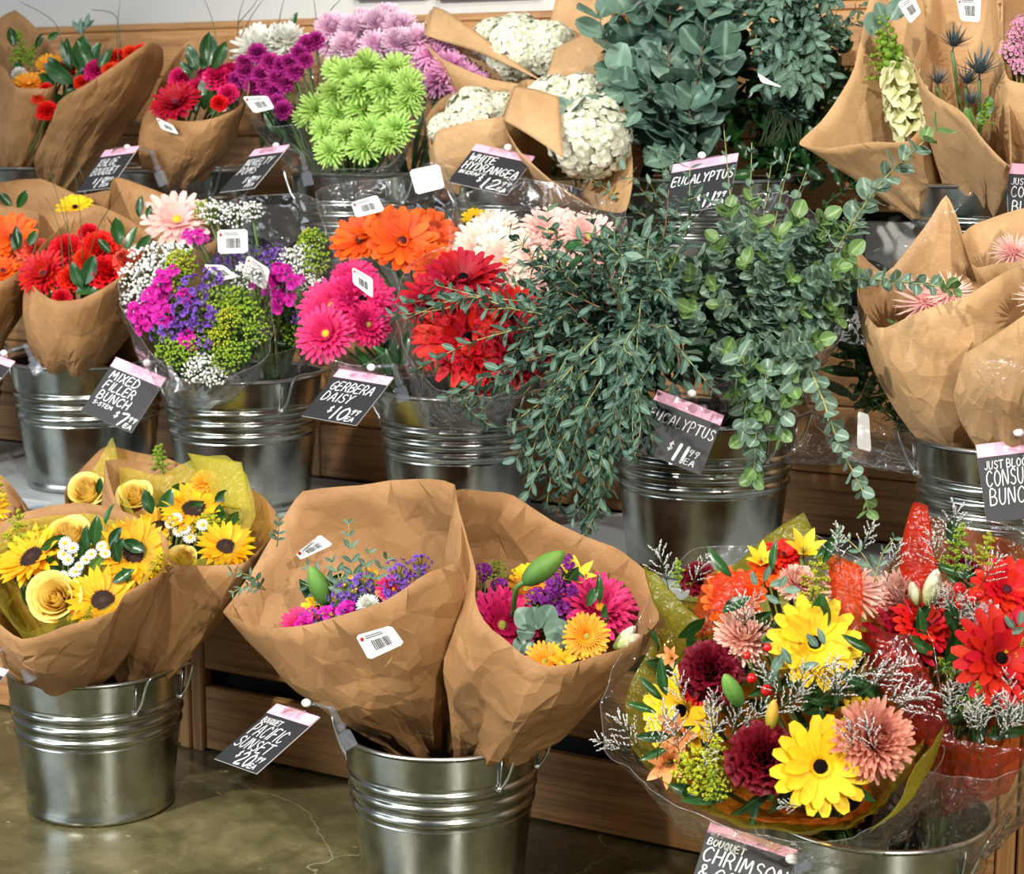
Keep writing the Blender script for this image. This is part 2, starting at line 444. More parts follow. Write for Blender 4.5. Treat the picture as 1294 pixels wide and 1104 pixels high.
# ------------------------------------------------------------------ the setting
TIER1, TIER2, PANEL_TOP = 0.41, 0.75, 1.285
Y_ROW1, Y_FACE1, Y_ROW2, Y_FACE2, Y_ROW3, Y_BACK = 2.154, 2.43, 2.60, 2.86, 3.03, 3.29
def struct(name, mb, mat):
    return obj(name, mb.mesh(name, mat, smooth=False), None, None, kind='structure')
mb = MB(); box(mb, (-0.6, 0.9, -0.02), (7.0, 6.0, 0.04)); struct('floor', mb, M_FLOOR)
mb = MB(); box(mb, (-0.6, Y_BACK + .09, 1.4), (7.0, 0.06, 2.8)); struct('wall_back', mb, M_WALL)

lower_step = thing('display_step', 'low pine display step with open slatted front standing on the concrete floor', 'display step', (-0.6, Y_FACE1 + .2, 0))
upper_step = thing('display_step', 'higher pine display step with close boarded riser behind the lower buckets', 'display step', (-0.6, Y_FACE2 + .2, 0))
back_panel = thing('display_back_panel', 'pine board back panel over black-and-white patterned tiles behind the upper buckets', 'back panel', (-0.6, Y_BACK + .02, 0))
stand = lower_step
XL, XR = -4.0, 1.75
x_a = at(243, 890, Y_FACE1).x; x_b = at(1286, 1040, Y_FACE1).x
xs1 = [XL, x_a, x_b, XR]
plank_cache = {}
def plank(x0, x1, z0, z1, y, th=.02, mat=M_WOOD, name='plank'):
    key = (round(x1 - x0, 4), round(z1 - z0, 4), th, mat.name)
    if key not in plank_cache:
        b_ = MB(); cbox(b_, (0, 0, 0), (x1 - x0, th, z1 - z0), .003)
        plank_cache[key] = b_.mesh('plank', mat, smooth=False)
    return obj(name, plank_cache[key], stand, Matrix.Translation(((x0 + x1) / 2, y + th / 2, (z0 + z1) / 2)))
# tier one: three slats with open gaps over a near-black sheet that paints the shade behind
for i in range(3):
    x0, x1 = xs1[i], xs1[i + 1]
    for z0, z1 in ((.004, .118), (.150, .264), (.296, .390)):
        plank(x0 + .028, x1 - .028, z0, z1, Y_FACE1)
for x in (x_a, x_b):
    for s in (-1, 1):
        plank(x + s * .0145 - .0125, x + s * .0145 + .0125, .0, .39, Y_FACE1 - .006, .03, M_WOODV, 'post')
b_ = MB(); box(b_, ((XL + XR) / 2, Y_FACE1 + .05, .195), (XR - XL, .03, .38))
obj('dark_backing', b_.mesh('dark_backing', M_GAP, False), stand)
b_ = MB(); cbox(b_, ((XL + XR) / 2, (Y_FACE1 + Y_FACE2) / 2 - .003, TIER1 - .01), (XR - XL, Y_FACE2 - Y_FACE1 + .004, .02), .003)
obj('shelf_top', b_.mesh('shelf_top', M_SHELFTOP, False), stand)
# tier two riser: close boards
stand = upper_step
x_p = at(397, 560, Y_FACE2).x
for x0, x1 in ((XL, x_p - .014), (x_p + .014, x_p + 1.36), (x_p + 1.364, XR)):
    zz = (TIER1 + .001, TIER1 + .105, TIER1 + .218, TIER2 - .021)
    for z0, z1 in zip(zz, zz[1:]):
        plank(x0, x1, z0 + .0008, z1 - .0008, Y_FACE2)
plank(x_p - .013, x_p + .013, TIER1 + .001, TIER2 - .021, Y_FACE2 - .0, .026, M_WOODV, 'post')
b_ = MB(); cbox(b_, ((XL + XR) / 2, (Y_FACE2 + Y_BACK) / 2 - .003, TIER2 - .01), (XR - XL, Y_BACK - Y_FACE2 + .004, .02), .003)
obj('shelf_top', b_.mesh('shelf_top', M_SHELFTOP, False), stand)
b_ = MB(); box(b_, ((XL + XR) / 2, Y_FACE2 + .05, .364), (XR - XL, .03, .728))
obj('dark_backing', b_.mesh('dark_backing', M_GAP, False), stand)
stand = back_panel
# back panel boards above a band of patterned tiles
zt = at(1120, 268, Y_BACK).z
zz = [zt, zt + .13, zt + .26, PANEL_TOP]
for x0, x1 in ((XL, -1.15), (-1.147, .2), (.203, XR)):
    for z0, z1 in zip(zz, zz[1:]):
        plank(x0, x1, z0 + .0008, z1 - .0008, Y_BACK, .024)
b_ = MB(); cbox(b_, ((XL + XR) / 2, Y_BACK + .024, PANEL_TOP + .008), (XR - XL, .05, .016), .003)
obj('top_rail', b_.mesh('top_rail', M_WOOD, False), stand)
M_TILE = plain('pale_tile', S(196, 196, 190), .4); M_TILEINK = plain('tile_glaze_black', S(28, 28, 32), .35)
ts = zt - TIER2 - .016
b_ = MB(); cbox(b_, (0, 0, 0), (ts - .003, .01, ts - .003), .0015); tile_me = b_.mesh('tile', M_TILE, False)
b_ = MB()
def arc_band(mb, c, r0, r1, a0, a1, n=14, y=-.0056):
    v = []
    for i in range(n + 1):
        a = a0 + (a1 - a0) * i / n
        v += [(c[0] + r0 * cos(a), y, c[1] + r0 * sin(a)), (c[0] + r1 * cos(a), y, c[1] + r1 * sin(a))]
    mb.add(v, [(2 * i, 2 * i + 1, 2 * i + 3, 2 * i + 2) for i in range(n)])
hs_ = ts / 2 - .003
for sx in (-1, 1):
    a0 = 0 if sx < 0 else pi / 2
    arc_band(b_, (sx * hs_, -hs_), .052 * ts / .13, .068 * ts / .13, a0, a0 + pi / 2)
    arc_band(b_, (sx * hs_, -hs_), .0, .03 * ts / .13, a0, a0 + pi / 2)
pat_me = b_.mesh('tile_pattern', M_TILEINK, False)
xt = at(1090, 300, Y_BACK).x
for i in range(-14, 9):
    M = Matrix.Translation((xt + (i + .5) * ts, Y_BACK + .012, TIER2 + ts / 2))
    t_ = obj('tile', tile_me, stand, M); obj('tile_pattern', pat_me, t_, M)
b_ = MB(); box(b_, ((XL + XR) / 2, Y_BACK + .03, zt / 2), (XR - XL, .02, zt)); obj('dark_backing', b_.mesh('dark_backing', M_GAP, False), stand)

# things on the wall
Y_W = Y_BACK + .06
def wall_board(x0, x1, z0, z1, fmat, bmat, name, label, cat):
    t = thing(name, label, cat, ((x0 + x1) / 2, Y_W, z0))
    w = .022
    for nm, c, s in (('frame_rail', ((x0 + x1) / 2, Y_W - .012, z0 + w / 2), (x1 - x0, .022, w)), ('frame_rail', ((x0 + x1) / 2, Y_W - .012, z1 - w / 2), (x1 - x0, .022, w)),
                     ('frame_stile', (x0 + w / 2, Y_W - .012, (z0 + z1) / 2), (w, .022, z1 - z0 - 2 * w)), ('frame_stile', (x1 - w / 2, Y_W - .012, (z0 + z1) / 2), (w, .022, z1 - z0 - 2 * w))):
        b_ = MB(); cbox(b_, c, s, .003); obj(nm, b_.mesh(nm, fmat, False), t)
    b_ = MB(); box(b_, ((x0 + x1) / 2, Y_W - .006, (z0 + z1) / 2), (x1 - x0 - 2 * w, .01, z1 - z0 - 2 * w)); obj('panel', b_.mesh('panel', bmat, False), t)
M_FRAME = plain('brown_frame', S(116, 96, 74), .5); M_BOARDW = plain('board_face', S(206, 202, 194), .6)
a = at(453, 1, Y_W); b = at(545, 1, Y_W)
wall_board(a.x, b.x, a.z, a.z + .5, M_FRAME, M_BOARDW, 'framed_board', 'small brown framed board on the pale wall above the lavender blooms', 'wall board')
a = at(556, 1, Y_W); b = at(690, 1, Y_W)
wall_board(a.x, b.x, a.z, a.z + .5, M_FRAME, M_BOARDW, 'framed_board', 'wide brown framed board on the pale wall above the white hydrangeas', 'wall board')
a = at(748, 20, Y_W)
wall_board(a.x, a.x + 1.2, PANEL_TOP + .02, PANEL_TOP + .9, M_DARKWALL, M_DARKWALL, 'dark_wall_panel', 'tall black panel on the wall behind the round-leaved eucalyptus', 'cabinet')  # plain near-black framed panel on the wall

# ------------------------------------------------------------------ galvanised buckets
BH, BR = .24, .145
def bucket_r(z): return .114 + (.1415 - .114) * z / .234
prof = [(.0, .006), (.106, .006), (.110, 0.0), (.1145, .001), (.1175, .005), (.118, .010), (.1165, .014), (bucket_r(.018), .018)]
z = .03
while z < .122: prof.append((bucket_r(z), z)); z += .03
for i in range(69):
    z = .124 + .068 * i / 68
    k = (z - .128) / .02
    fk = k % 1.0; bump_ = .0042 * sin(pi * (fk - .12) / .76) if (0 <= k <= 3 and .12 < fk < .88) else 0
    prof.append((bucket_r(z) + bump_ - (.0012 if .126 < z < .190 else 0), z))
prof += [(bucket_r(.21), .21), (bucket_r(.232), .232)]
_b = MB(); lathe(_b, prof, 72); BODY_ME = _b.mesh('bucket_body', M_GALV)
_b = MB(); lathe(_b, [(bucket_r(.232) + .0035 * cos(a_) , .2365 + .0035 * sin(a_)) for a_ in [2 * pi * i / 8 for i in range(9)]], 72); RIM_ME = _b.mesh('rim', M_WIRE)
_b = MB(); lathe(_b, [(.0, .02), (.104, .02), (.108, .03), (bucket_r(.2) - .0035, .2), (bucket_r(.234) - .0035, .2345), (bucket_r(.234) - .001, .236)], 48); LINER_ME = _b.mesh('liner', M_LINER)
_b = MB()
am = radians(23); hz = .183
p = [Vector((cos(s * am) * (bucket_r(hz) + .002), sin(s * am) * (bucket_r(hz) + .002), hz)) for s in (-1, 1)]
q = [Vector((cos(s * am * .82) * (bucket_r(hz) + .03), sin(s * am * .82) * (bucket_r(hz) + .03), hz + .062)) for s in (-1, 1)]
path = [p[0], p[0] * .7 + q[0] * .3 + Vector((.004, 0, 0)), p[0] * .15 + q[0] * .85, q[0] * .9 + q[1] * .1, q[0] * .5 + q[1] * .5, q[0] * .1 + q[1] * .9, p[1] * .15 + q[1] * .85, p[1] * .7 + q[1] * .3 + Vector((.004, 0, 0)), p[1]]
tube(_b, catmull(path, 34), .0024, 8); HANDLE_ME = _b.mesh('handle', M_WIRE)
_b = MB()
for s in (0,):
    c = Vector((cos(s * am) * (bucket_r(hz) + .0015), sin(s * am) * (bucket_r(hz) + .0015), hz))
    ball(_b, c, .005, 10, 6)
    tube(_b, [c, Vector((cos(s * am) * (bucket_r(.228) + .0012), sin(s * am) * (bucket_r(.228) + .0012), .226))], .0014, 6)
LUG_ME = _b.mesh('lug', M_WIRE)
BUCKETS = {}
def bucket(key, px, py, Y, z, label, group, az=0.0):
    P = at(px, py, Y); P.z = z
    t = thing('galvanized_bucket', label, 'bucket', P, group)
    for nm, me in (('bucket_body', BODY_ME), ('rim', RIM_ME), ('liner', LINER_ME)):
        obj(nm, me, t, Matrix.Translation(P))
    for k in range(2):
        M = Matrix.Translation(P) @ Matrix.Rotation(az + k * pi, 4, 'Z')
        h = obj('handle', HANDLE_ME, t, M)
        for s in (-1, 1): obj('lug', LUG_ME, h, M @ Matrix.Rotation(s * am, 4, 'Z'))
    BUCKETS[key] = P
    return t
G1, G2, G3 = 'buckets on the floor', 'buckets on the lower step', 'buckets on the upper step'
bucket('A', 122, 838, Y_ROW1, .0, 'galvanized bucket on the floor holding the sunflower bouquets', G1)
bucket('B', 559, 902, Y_ROW1, .0, 'galvanized bucket on the floor holding two big kraft-wrapped bouquets', G1)
bucket('C', 1108, 1010, Y_ROW1, .0, 'galvanized bucket on the floor under the crimson and yellow bouquets', G1)
bucket('L0', -88, 440, Y_ROW2, TIER1, 'galvanized bucket on the lower step beside the red gerbera bucket, cut by the frame', G2)
bucket('E2', 110, 452, Y_ROW2, TIER1, 'galvanized bucket on the lower step holding kraft-wrapped red and orange gerberas', G2)
bucket('E', 306, 470, Y_ROW2, TIER1, 'galvanized bucket on the lower step holding small mixed purple and white flowers', G2)
bucket('D', 582, 494, Y_ROW2 + .03, TIER1, 'galvanized bucket on the lower step holding clear-sleeved red, pink and orange gerberas', G2)
bucket('F', 890, 520, Y_ROW2 - .02, TIER1, 'galvanized bucket on the lower step under trailing small-leaved eucalyptus', G2)
bucket('G', 1283, 552, Y_ROW2, TIER1, 'galvanized bucket on the lower step holding large pale kraft cones', G2)
bucket('U1', 30, 214, Y_ROW3, TIER2, 'galvanized bucket on the upper step holding kraft-wrapped red and yellow flowers', G3)
bucket('U2', 226, 217, Y_ROW3, TIER2, 'galvanized bucket on the upper step holding one red gerbera in kraft', G3)
bucket('U3', 460, 222, Y_ROW3, TIER2, 'galvanized bucket on the upper step holding lime green and magenta poms', G3)
bucket('U4', 668, 226, Y_ROW3, TIER2, 'galvanized bucket on the upper step holding white hydrangeas', G3)
bucket('U5', 900, 230, Y_ROW3, TIER2, 'galvanized bucket on the upper step holding round-leaved eucalyptus', G3)
bucket('U6', 1263, 236, Y_ROW3, TIER2, 'galvanized bucket on the upper step holding kraft-wrapped thistles and snapdragons', G3)

# ------------------------------------------------------------------ hand-lettered price cards
GL = {
 'A': [[(0, 0), (.38, 1), (.72, 0)], [(.14, .36), (.6, .36)]], 'B': [[(0, 0), (.03, 1), (.42, .98), (.55, .78), (.38, .56), (.04, .53)], [(.38, .56), (.64, .34), (.5, .06), (0, 0)]],
 'C': [[(.66, .84), (.42, 1), (.12, .76), (.04, .4), (.2, .06), (.46, .02), (.66, .18)]], 'D': [[(0, 0), (.03, 1), (.4, .94), (.66, .6), (.58, .22), (.3, .02), (0, 0)]],
 'E': [[(.62, 1), (.06, .98), (.0, .02), (.6, .03)], [(.03, .52), (.5, .55)]], 'F': [[(.62, 1), (.06, .98), (.0, .0)], [(.03, .52), (.5, .55)]],
 'G': [[(.64, .86), (.4, 1), (.1, .72), (.05, .32), (.26, .02), (.56, .08), (.62, .4), (.36, .42)]], 'H': [[(.04, 1), (0, 0)], [(.62, 1), (.6, 0)], [(.02, .5), (.6, .54)]],
 'I': [[(.14, 1), (.1, 0)]], 'J': [[(.52, 1), (.5, .2), (.3, .0), (.06, .14)]], 'K': [[(.04, 1), (0, 0)], [(.6, 1), (.03, .46), (.62, 0)]], 'L': [[(.05, 1), (0, .02), (.55, .04)]],
 'M': [[(0, 0), (.1, 1), (.4, .35), (.72, 1), (.82, 0)]], 'N': [[(0, 0), (.04, 1), (.58, .04), (.64, 1)]], 'O': [[(.36, 1), (.08, .74), (.04, .3), (.3, 0), (.6, .2), (.68, .66), (.36, 1)]],
 'P': [[(0, 0), (.05, 1), (.46, .96), (.58, .7), (.38, .48), (.04, .46)]], 'Q': [[(.36, 1), (.08, .74), (.04, .3), (.3, 0), (.6, .2), (.68, .66), (.36, 1)], [(.4, .28), (.7, -.06)]],
 'R': [[(0, 0), (.05, 1), (.46, .96), (.58, .72), (.38, .5), (.04, .48)], [(.3, .5), (.64, 0)]], 'S': [[(.58, .86), (.36, 1), (.1, .82), (.2, .58), (.5, .44), (.58, .18), (.32, 0), (.03, .12)]],
 'T': [[(0, .97), (.7, 1)], [(.36, .98), (.32, 0)]], 'U': [[(.03, 1), (.02, .28), (.26, 0), (.54, .2), (.62, 1)]], 'V': [[(0, 1), (.32, 0), (.66, 1)]], 'W': [[(0, 1), (.18, 0), (.44, .66), (.66, 0), (.9, 1)]],
 'X': [[(.02, 1), (.62, 0)], [(.62, 1), (0, 0)]], 'Y': [[(0, 1), (.32, .5)], [(.66, 1), (.32, .5), (.24, 0)]], 'Z': [[(.02, 1), (.6, 1), (0, 0), (.62, .02)]],
 '$': [[(.5, .82), (.3, .92), (.1, .78), (.2, .56), (.44, .44), (.5, .22), (.28, .08), (.04, .2)], [(.3, 1.1), (.26, -.1)]],
 '0': [[(.3, 1), (.07, .72), (.05, .28), (.26, 0), (.5, .22), (.54, .7), (.3, 1)]], '1': [[(.2, 1), (.14, 0)]], '2': [[(.05, .8), (.26, 1), (.5, .8), (.4, .5), (.03, .02), (.54, .04)]],
 '5': [[(.52, 1), (.12, .98), (.08, .58), (.4, .6), (.52, .3), (.3, 0), (.03, .1)]], '7': [[(.03, .97), (.54, 1), (.2, 0)]], '9': [[(.5, .78), (.28, .98), (.07, .76), (.24, .52), (.5, .66), (.5, .98), (.4, .4), (.3, 0)]],
 '6': [[(.46, .96), (.18, .7), (.06, .3), (.26, 0), (.5, .2), (.4, .48), (.1, .34)]],
 '&': [[(.6, .02), (.12, .78), (.28, 1), (.42, .8), (.06, .3), (.22, 0), (.58, .4)]], '-': [[(.05, .48), (.4, .5)]], '.': [[(.1, .02), (.13, .05)]]}
def text_width(s, gap=.28): return sum(.38 if c == ' ' else max(x for st in GL[c] for x, y in st) + gap for c in s) - gap
def lettering(mb, s, P, u0, v0, h, wtot, thick, slant=.12):
    """strokes of one written line; P(u, v) maps card coordinates to space"""
    tw = text_width(s); kx = wtot / tw; x = 0
    for c in s:
        if c == ' ': x += .38; continue
        for st in GL[c]:
            pts = [Vector((u0 + (x + a + slant * b) * kx, v0 - b * h)) for a, b in st]
            if len(pts) > 2:
                pts = catmull(pts, len(pts) * 3)
            for a, b in zip(pts, pts[1:]):
                d = b - a
                if d.length < 1e-6: continue
                d.normalize(); n_ = Vector((-d.y, d.x)) * thick / 2
                mb.add([P(*(a - n_)), P(*(a + n_)), P(*(b + n_)), P(*(b - n_))], [(0, 1, 2, 3)])
            for a in pts:
                mb.add([P(a.x + thick / 2 * cos(k * pi / 4), a.y + thick / 2 * sin(k * pi / 4)) for k in range(8)], [tuple(range(8))])
        x += max(a for st in GL[c] for a, b in st) + .28
def price_card(corners, Y, lines, ball_px, joint_px, clamp_px, label, strip=.17, face=1.0):
    (x0, y0), (x1, y1), (x2, y2), (x3, y3) = corners
    s = px_m(x0, y0, Y)
    u = Vector((((x1 - x0) + (x2 - x3)) / 2, ((y1 - y0) + (y2 - y3)) / 2)); v = Vector((((x3 - x0) + (x2 - x1)) / 2, ((y3 - y0) + (y2 - y1)) / 2))
    dot = u.dot(v); k = sqrt(abs(dot)); b = -max(k, .12 * v.length) ; a_ = -dot / b
    U3 = (RIGHT * u.x - UP * u.y + FWD * a_) * s; V3 = (RIGHT * v.x - UP * v.y + FWD * b) * s
    O = at(x0, y0, Y); nrm = U3.cross(V3).normalized()
    if nrm.dot(FWD) > 0: nrm = -nrm
    t = thing('price_card', label, 'price card', O + V3 + U3 * .5, 'price cards clipped to the bucket rims')
    def P(uu, vv, off=0.0): return O + U3 * uu + V3 * vv + nrm * off
    bt = MB(); th = .0014
    bt.add([P(0, 0), P(1, 0), P(1, 1), P(0, 1), P(0, 0, -th), P(1, 0, -th), P(1, 1, -th), P(0, 1, -th)], [(0, 1, 2, 3)])
    bt.add([P(0, 0), P(1, 0), P(1, 1), P(0, 1), P(0, 0, -th), P(1, 0, -th), P(1, 1, -th), P(0, 1, -th)], [(7, 6, 5, 4), (0, 4, 5, 1), (1, 5, 6, 2), (2, 6, 7, 3), (3, 7, 4, 0)], 1)
    card = obj('card', bt.mesh('card', [M_CARD, M_CARDEDGE], False), t)
    e = .0005
    bt = MB(); bt.add([P(0, 0, e), P(1, 0, e), P(1, strip, e), P(0, strip, e)], [(0, 1, 2, 3)]); obj('pink_strip', bt.mesh('pink_strip', M_PINK, False), t)
    for ln in lines:
        txt, u0, v0, h, w = ln[:5]; thick = ln[5] if len(ln) > 5 else .018
        bt = MB(); lettering(bt, txt, lambda p_, q_: P(p_, q_, .0009), u0, v0, h, w, thick); obj('lettering', bt.mesh('lettering', M_INK, False), card)
    # clear holder: sleeve over the strip, ball joint, arm, rim clamp
    bt = MB()
    cs = [P(.28, .0, .0015), P(.72, .0, .0015), P(.72, strip * .8, .0015), P(.28, strip * .8, .0015)]
    bt.add(cs + [c + nrm * .0022 for c in cs], [(3, 2, 1, 0), (4, 5, 6, 7), (0, 1, 5, 4), (1, 2, 6, 5), (2, 3, 7, 6), (3, 0, 4, 7)])
    obj('card_sleeve', bt.mesh('card_sleeve', M_FILM, False), t)
    if ball_px:
        pb = at(ball_px[0], ball_px[1], Y - .004)
        bt = MB(); ball(bt, pb, .0062, 12, 8, sc=(1.15, 1, .95)); obj('ball_joint', bt.mesh('ball_joint', M_BALLJ), t)
        pj = at(joint_px[0], joint_px[1], Y + .012); pc = at(clamp_px[0], clamp_px[1], Y + .004)
        bt = MB(); tube(bt, [pb, pb * .5 + pj * .5 + UP * .001, pj], .003, 8); ball(bt, pj, .0052, 10, 6)
        obj('arm', bt.mesh('arm', M_CLEAR), t)
        bt = MB()
        ax = (pc - pj); ln_ = ax.length; ax.normalize(); side = ax.cross(FWD).normalized(); nn = side.cross(ax)
        Mx = Matrix((side, ax, nn)).transposed().to_4x4(); Mx.translation = pj
        cbox(bt, (0, ln_ * .32, 0), (.009, ln_ * .62, .006), .002, M=Mx)
        cbox(bt, (0, ln_ * .5, .001), (.014, .008, .009), .002, M=Mx)
        cbox(bt, (0, ln_ * .86, -.004), (.02, ln_ * .42, .003), .0012, M=Mx)
        cbox(bt, (0, ln_ * .86, .006), (.018, ln_ * .36, .003), .0012, M=Mx)
        cbox(bt, (0, ln_ * .66, .001), (.016, .004, .012), .001, M=Mx)
        obj('rim_clamp', bt.mesh('rim_clamp', M_CLEAR, False), t)
    return t
def price(big, u0=.36, v0=.93, h=.24, w=.34, th=.03):
    return [('$', u0 - .1, v0 - h * .45, h * .5, .06, .016), (big, u0, v0, h, w, th), ('99', u0 + w + .05, v0 - h * .55, h * .4, .13, .018), ('EA', u0 + w + .03, v0, h * .34, .14, .016)]
price_card([(133, 190), (180, 190), (156, 247), (102, 247)], Y_ROW3 - .19, [('KHLOE', .12, .42, .17, .52), ('BOUQUET', .1, .64, .17, .72)] + price('19', .44, .95, .22, .24), (161, 186), (192, 192), (206, 232),
           'black price card with pink strip below the kraft-wrapped red and yellow flowers')
price_card([(322, 189), (370, 189), (333, 249), (283, 248)], Y_ROW3 - .19, [('NOVELTY', .1, .42, .16, .74), ('POMS', .1, .62, .16, .5)] + price('9', .6, .95, .24, .12), (349, 184), (381, 193), (390, 232),
           'black price card at 9.99 leaning beside the lime green poms')
price_card([(602, 182), (674, 203), (641, 256), (566, 234)], Y_ROW3 - .2, [('WHITE', .06, .40, .17, .42), ('HYDRANGEA', .05, .62, .18, .9), ('IN KRAFT', .05, .74, .08, .42, .014)] + price('12', .5, .96, .24, .26), (642, 186), (668, 222), (676, 250),
           'black price card at 12.99 in front of the white hydrangeas')
price_card([(851, 208), (927, 199), (910, 270), (832, 277)], Y_ROW3 - .17, [('EUCALYPTUS', .05, .46, .17, .92)] + price('11', .58, .95, .24, .16), (887, 196), (870, 212), (866, 236),
           'black eucalyptus price card on the upper step, half hidden by thin sprigs')
price_card([(1272, 206), (1352, 208), (1352, 288), (1271, 286)], Y_ROW3 - .2, [('JUST BLOOMED', .06, .34, .1, .86, .015), ('CONSUMER', .05, .54, .17, .9), ('BUNCH', .06, .78, .17, .6)], (1310, 203), (1318, 214), (1318, 240),
           'black bunch price card on the upper step beside the kraft-wrapped thistles, cut by the frame')
price_card([(-46, 432), (27, 459), (-2, 505), (-76, 480)], Y_ROW2 - .19, [('BOUQUET', .3, .66, .2, .68)] + price('16', .4, .95, .22, .24), (5, 446), (33, 437), (48, 470),
           'black price card showing only its corner beside the red gerbera bucket')
price_card([(147, 451), (216, 477), (177, 547), (109, 518)], Y_ROW2 - .19, [('MIXED', .1, .35, .14, .54), ('FILLER', .1, .53, .14, .58), ('BUNCH', .1, .71, .14, .6), ('5-STEM', .1, .81, .06, .36, .012)] + price('7', .66, .97, .2, .12), (186, 458), (212, 456), (226, 492),
           'grey-black price card at 7.99 between the small mixed flowers and red gerberas')
price_card([(429, 466), (500, 479), (458, 538), (386, 526)], Y_ROW2 - .19, [('GERBERA', .1, .42, .17, .76), ('DAISY', .1, .64, .17, .52)] + price('10', .46, .96, .24, .26), (469, 464), (498, 462), (510, 505),
           'black price card at 10.99 beside the bucket of gerbera daisies')
price_card([(831, 492), (913, 526), (884, 600), (799, 568)], Y_ROW2 - .2, [('EUCALYPTUS', .02, .45, .17, .94)] + price('11', .52, .93, .26, .16, .045), (874, 497), (850, 500), (838, 520),
           'large black eucalyptus price card on the lower step in front of its bucket')
price_card([(1233, 562), (1312, 552), (1322, 650), (1244, 660)], Y_ROW2 - .2, [('JUST BLOOMED', .08, .33, .1, .9, .015), ('CONSUMER', .08, .55, .2, .95), ('BUNCH', .1, .79, .2, .66)], (1287, 546), (1300, 556), (1304, 580),
           'grey-black bunch price card on the bucket of large pale kraft cones')
price_card([(-52, 828), (19, 842), (-7, 885), (-84, 872)], Y_ROW1 - .19, [('BOUQUET', .1, .5, .15, .6)], (-6, 822), (25, 818), (40, 858),
           'black price card on the sunflower bucket, only its corner in view')
price_card([(350, 889), (411, 894), (341, 955), (281, 945)], Y_ROW1 - .17, [('BOUQUET', .08, .31, .08, .42, .014), ('PACIFIC', .08, .53, .19, .74), ('SUNSET', .06, .74, .17, .76)] + price('20', .42, .97, .2, .28), (387, 888), (419, 895), (443, 942),
           'black price card at 20.99 tilted out beside the bucket of two big kraft bouquets')
price_card([(898, 1038), (1003, 1060), (972, 1148), (866, 1112)], Y_ROW1 - .24, [('BOUQUET', .04, .30, .09, .42, .016), ('CHRIMSON', .03, .53, .2, .92), ('& GOLD', .04, .76, .18, .64)] + price('20', .46, .97, .18, .26), (1000, 1085), (1010, 1080), (1015, 1100),
           'large black price card with violet-pink strip under the crimson and yellow bouquet', strip=.14)
# ------------------------------------------------------------------ flower materials
def pm(n, a, b, **k): return petal_mat(n, S(*a), S(*b), **k)
M_STEM = plain('green_stem', S(78, 108, 52), .5, noise_amt=.15)
M_STEMD = plain('dark_stem', S(46, 66, 38), .5, noise_amt=.15)
M_TWIG = plain('eucalyptus_twig', S(150, 150, 88), .55, noise_amt=.15)
M_TWIGR = plain('reddish_twig', S(140, 92, 62), .55, noise_amt=.15)
M_LEAF = leaf_mat('dark_glossy_leaf', S(18, 46, 22), S(40, 84, 36), .28)
M_LEAF2 = leaf_mat('mid_green_leaf', S(44, 84, 36), S(92, 130, 58), .4)
M_EUC = leaf_mat('eucalyptus_grey_green', S(54, 86, 70), S(106, 136, 116), .55)
M_EUCD = leaf_mat('eucalyptus_silver_dollar', S(58, 92, 76), S(120, 150, 132), .42)
M_EUCB = leaf_mat('eucalyptus_baby_blue', S(80, 110, 90), S(146, 170, 150), .6)
M_EUCN = leaf_mat('eucalyptus_young_tip', S(82, 118, 66), S(126, 154, 88), .45)
M_DISC_BR = plain('brown_disc', S(52, 30, 20), .8, noise_amt=.3, scale=30)
M_DISC_BK = plain('black_disc', S(22, 14, 12), .95, spec=.1)
M_DISC_GN = plain('green_disc', S(168, 170, 66), .7, noise_amt=.2)
M_DISC_YE = plain('yellow_disc', S(236, 182, 40), .7, noise_amt=.2)
M_DISC_DR = plain('dark_red_disc', S(70, 14, 22), .7, noise_amt=.2)
P_YEL = pm('yellow_petal', (250, 196, 24), (255, 218, 40))
P_SUN = pm('sunflower_petal', (250, 172, 16), (255, 204, 40))
P_ORG = pm('orange_petal', (216, 66, 10), (244, 104, 26))
P_ORY = pm('amber_petal', (246, 132, 20), (255, 186, 52))
P_HOT = pm('hot_pink_petal', (188, 10, 66), (226, 36, 116))
P_PNK = pm('bright_pink_petal', (204, 18, 80), (232, 56, 126))
P_RED = pm('red_petal', (168, 6, 12), (208, 18, 22))
P_CRI = pm('crimson_petal', (132, 6, 26), (190, 16, 46))
P_SCA = pm('scarlet_petal', (206, 14, 12), (236, 36, 24))
P_COR = pm('coral_petal', (232, 64, 56), (248, 104, 86))
P_PALE = pm('pale_pink_petal', (240, 172, 168), (252, 214, 204))
P_CRM = pm('cream_petal', (246, 196, 190), (252, 240, 222))
P_BUR = pm('burgundy_petal', (70, 4, 18), (124, 12, 34))
P_PEA = pm('peach_mum_petal', (206, 96, 88), (242, 176, 150))
P_PEL = pm('light_peach_mum_petal', (224, 130, 116), (250, 214, 196))
P_GRN = pm('lime_mum_petal', (110, 168, 34), (192, 226, 124))
P_LAV = pm('lavender_mum_petal', (226, 160, 204), (248, 220, 236))
P_LAM = pm('orchid_mum_petal', (204, 92, 176), (238, 184, 222))
P_MAG = pm('magenta_pom_petal', (140, 16, 98), (196, 54, 152))
P_WHT = pm('white_mum_petal', (222, 224, 206), (250, 250, 244))
P_HYD = pm('white_hydrangea_petal', (222, 226, 190), (248, 248, 236))
P_ROSE = pm('yellow_rose_petal', (246, 200, 66), (255, 234, 140))
P_PUR = pm('purple_statice', (92, 46, 150), (142, 92, 204))
P_PURD = pm('plum_stock', (92, 16, 110), (152, 42, 158))
P_DIA = pm('magenta_dianthus', (190, 12, 140), (228, 44, 186))
P_GYP = pm('white_gypsophila', (226, 228, 220), (248, 248, 244), trans=.1)
P_LIM = pm('white_limonium', (212, 210, 206), (244, 242, 238), trans=.1)
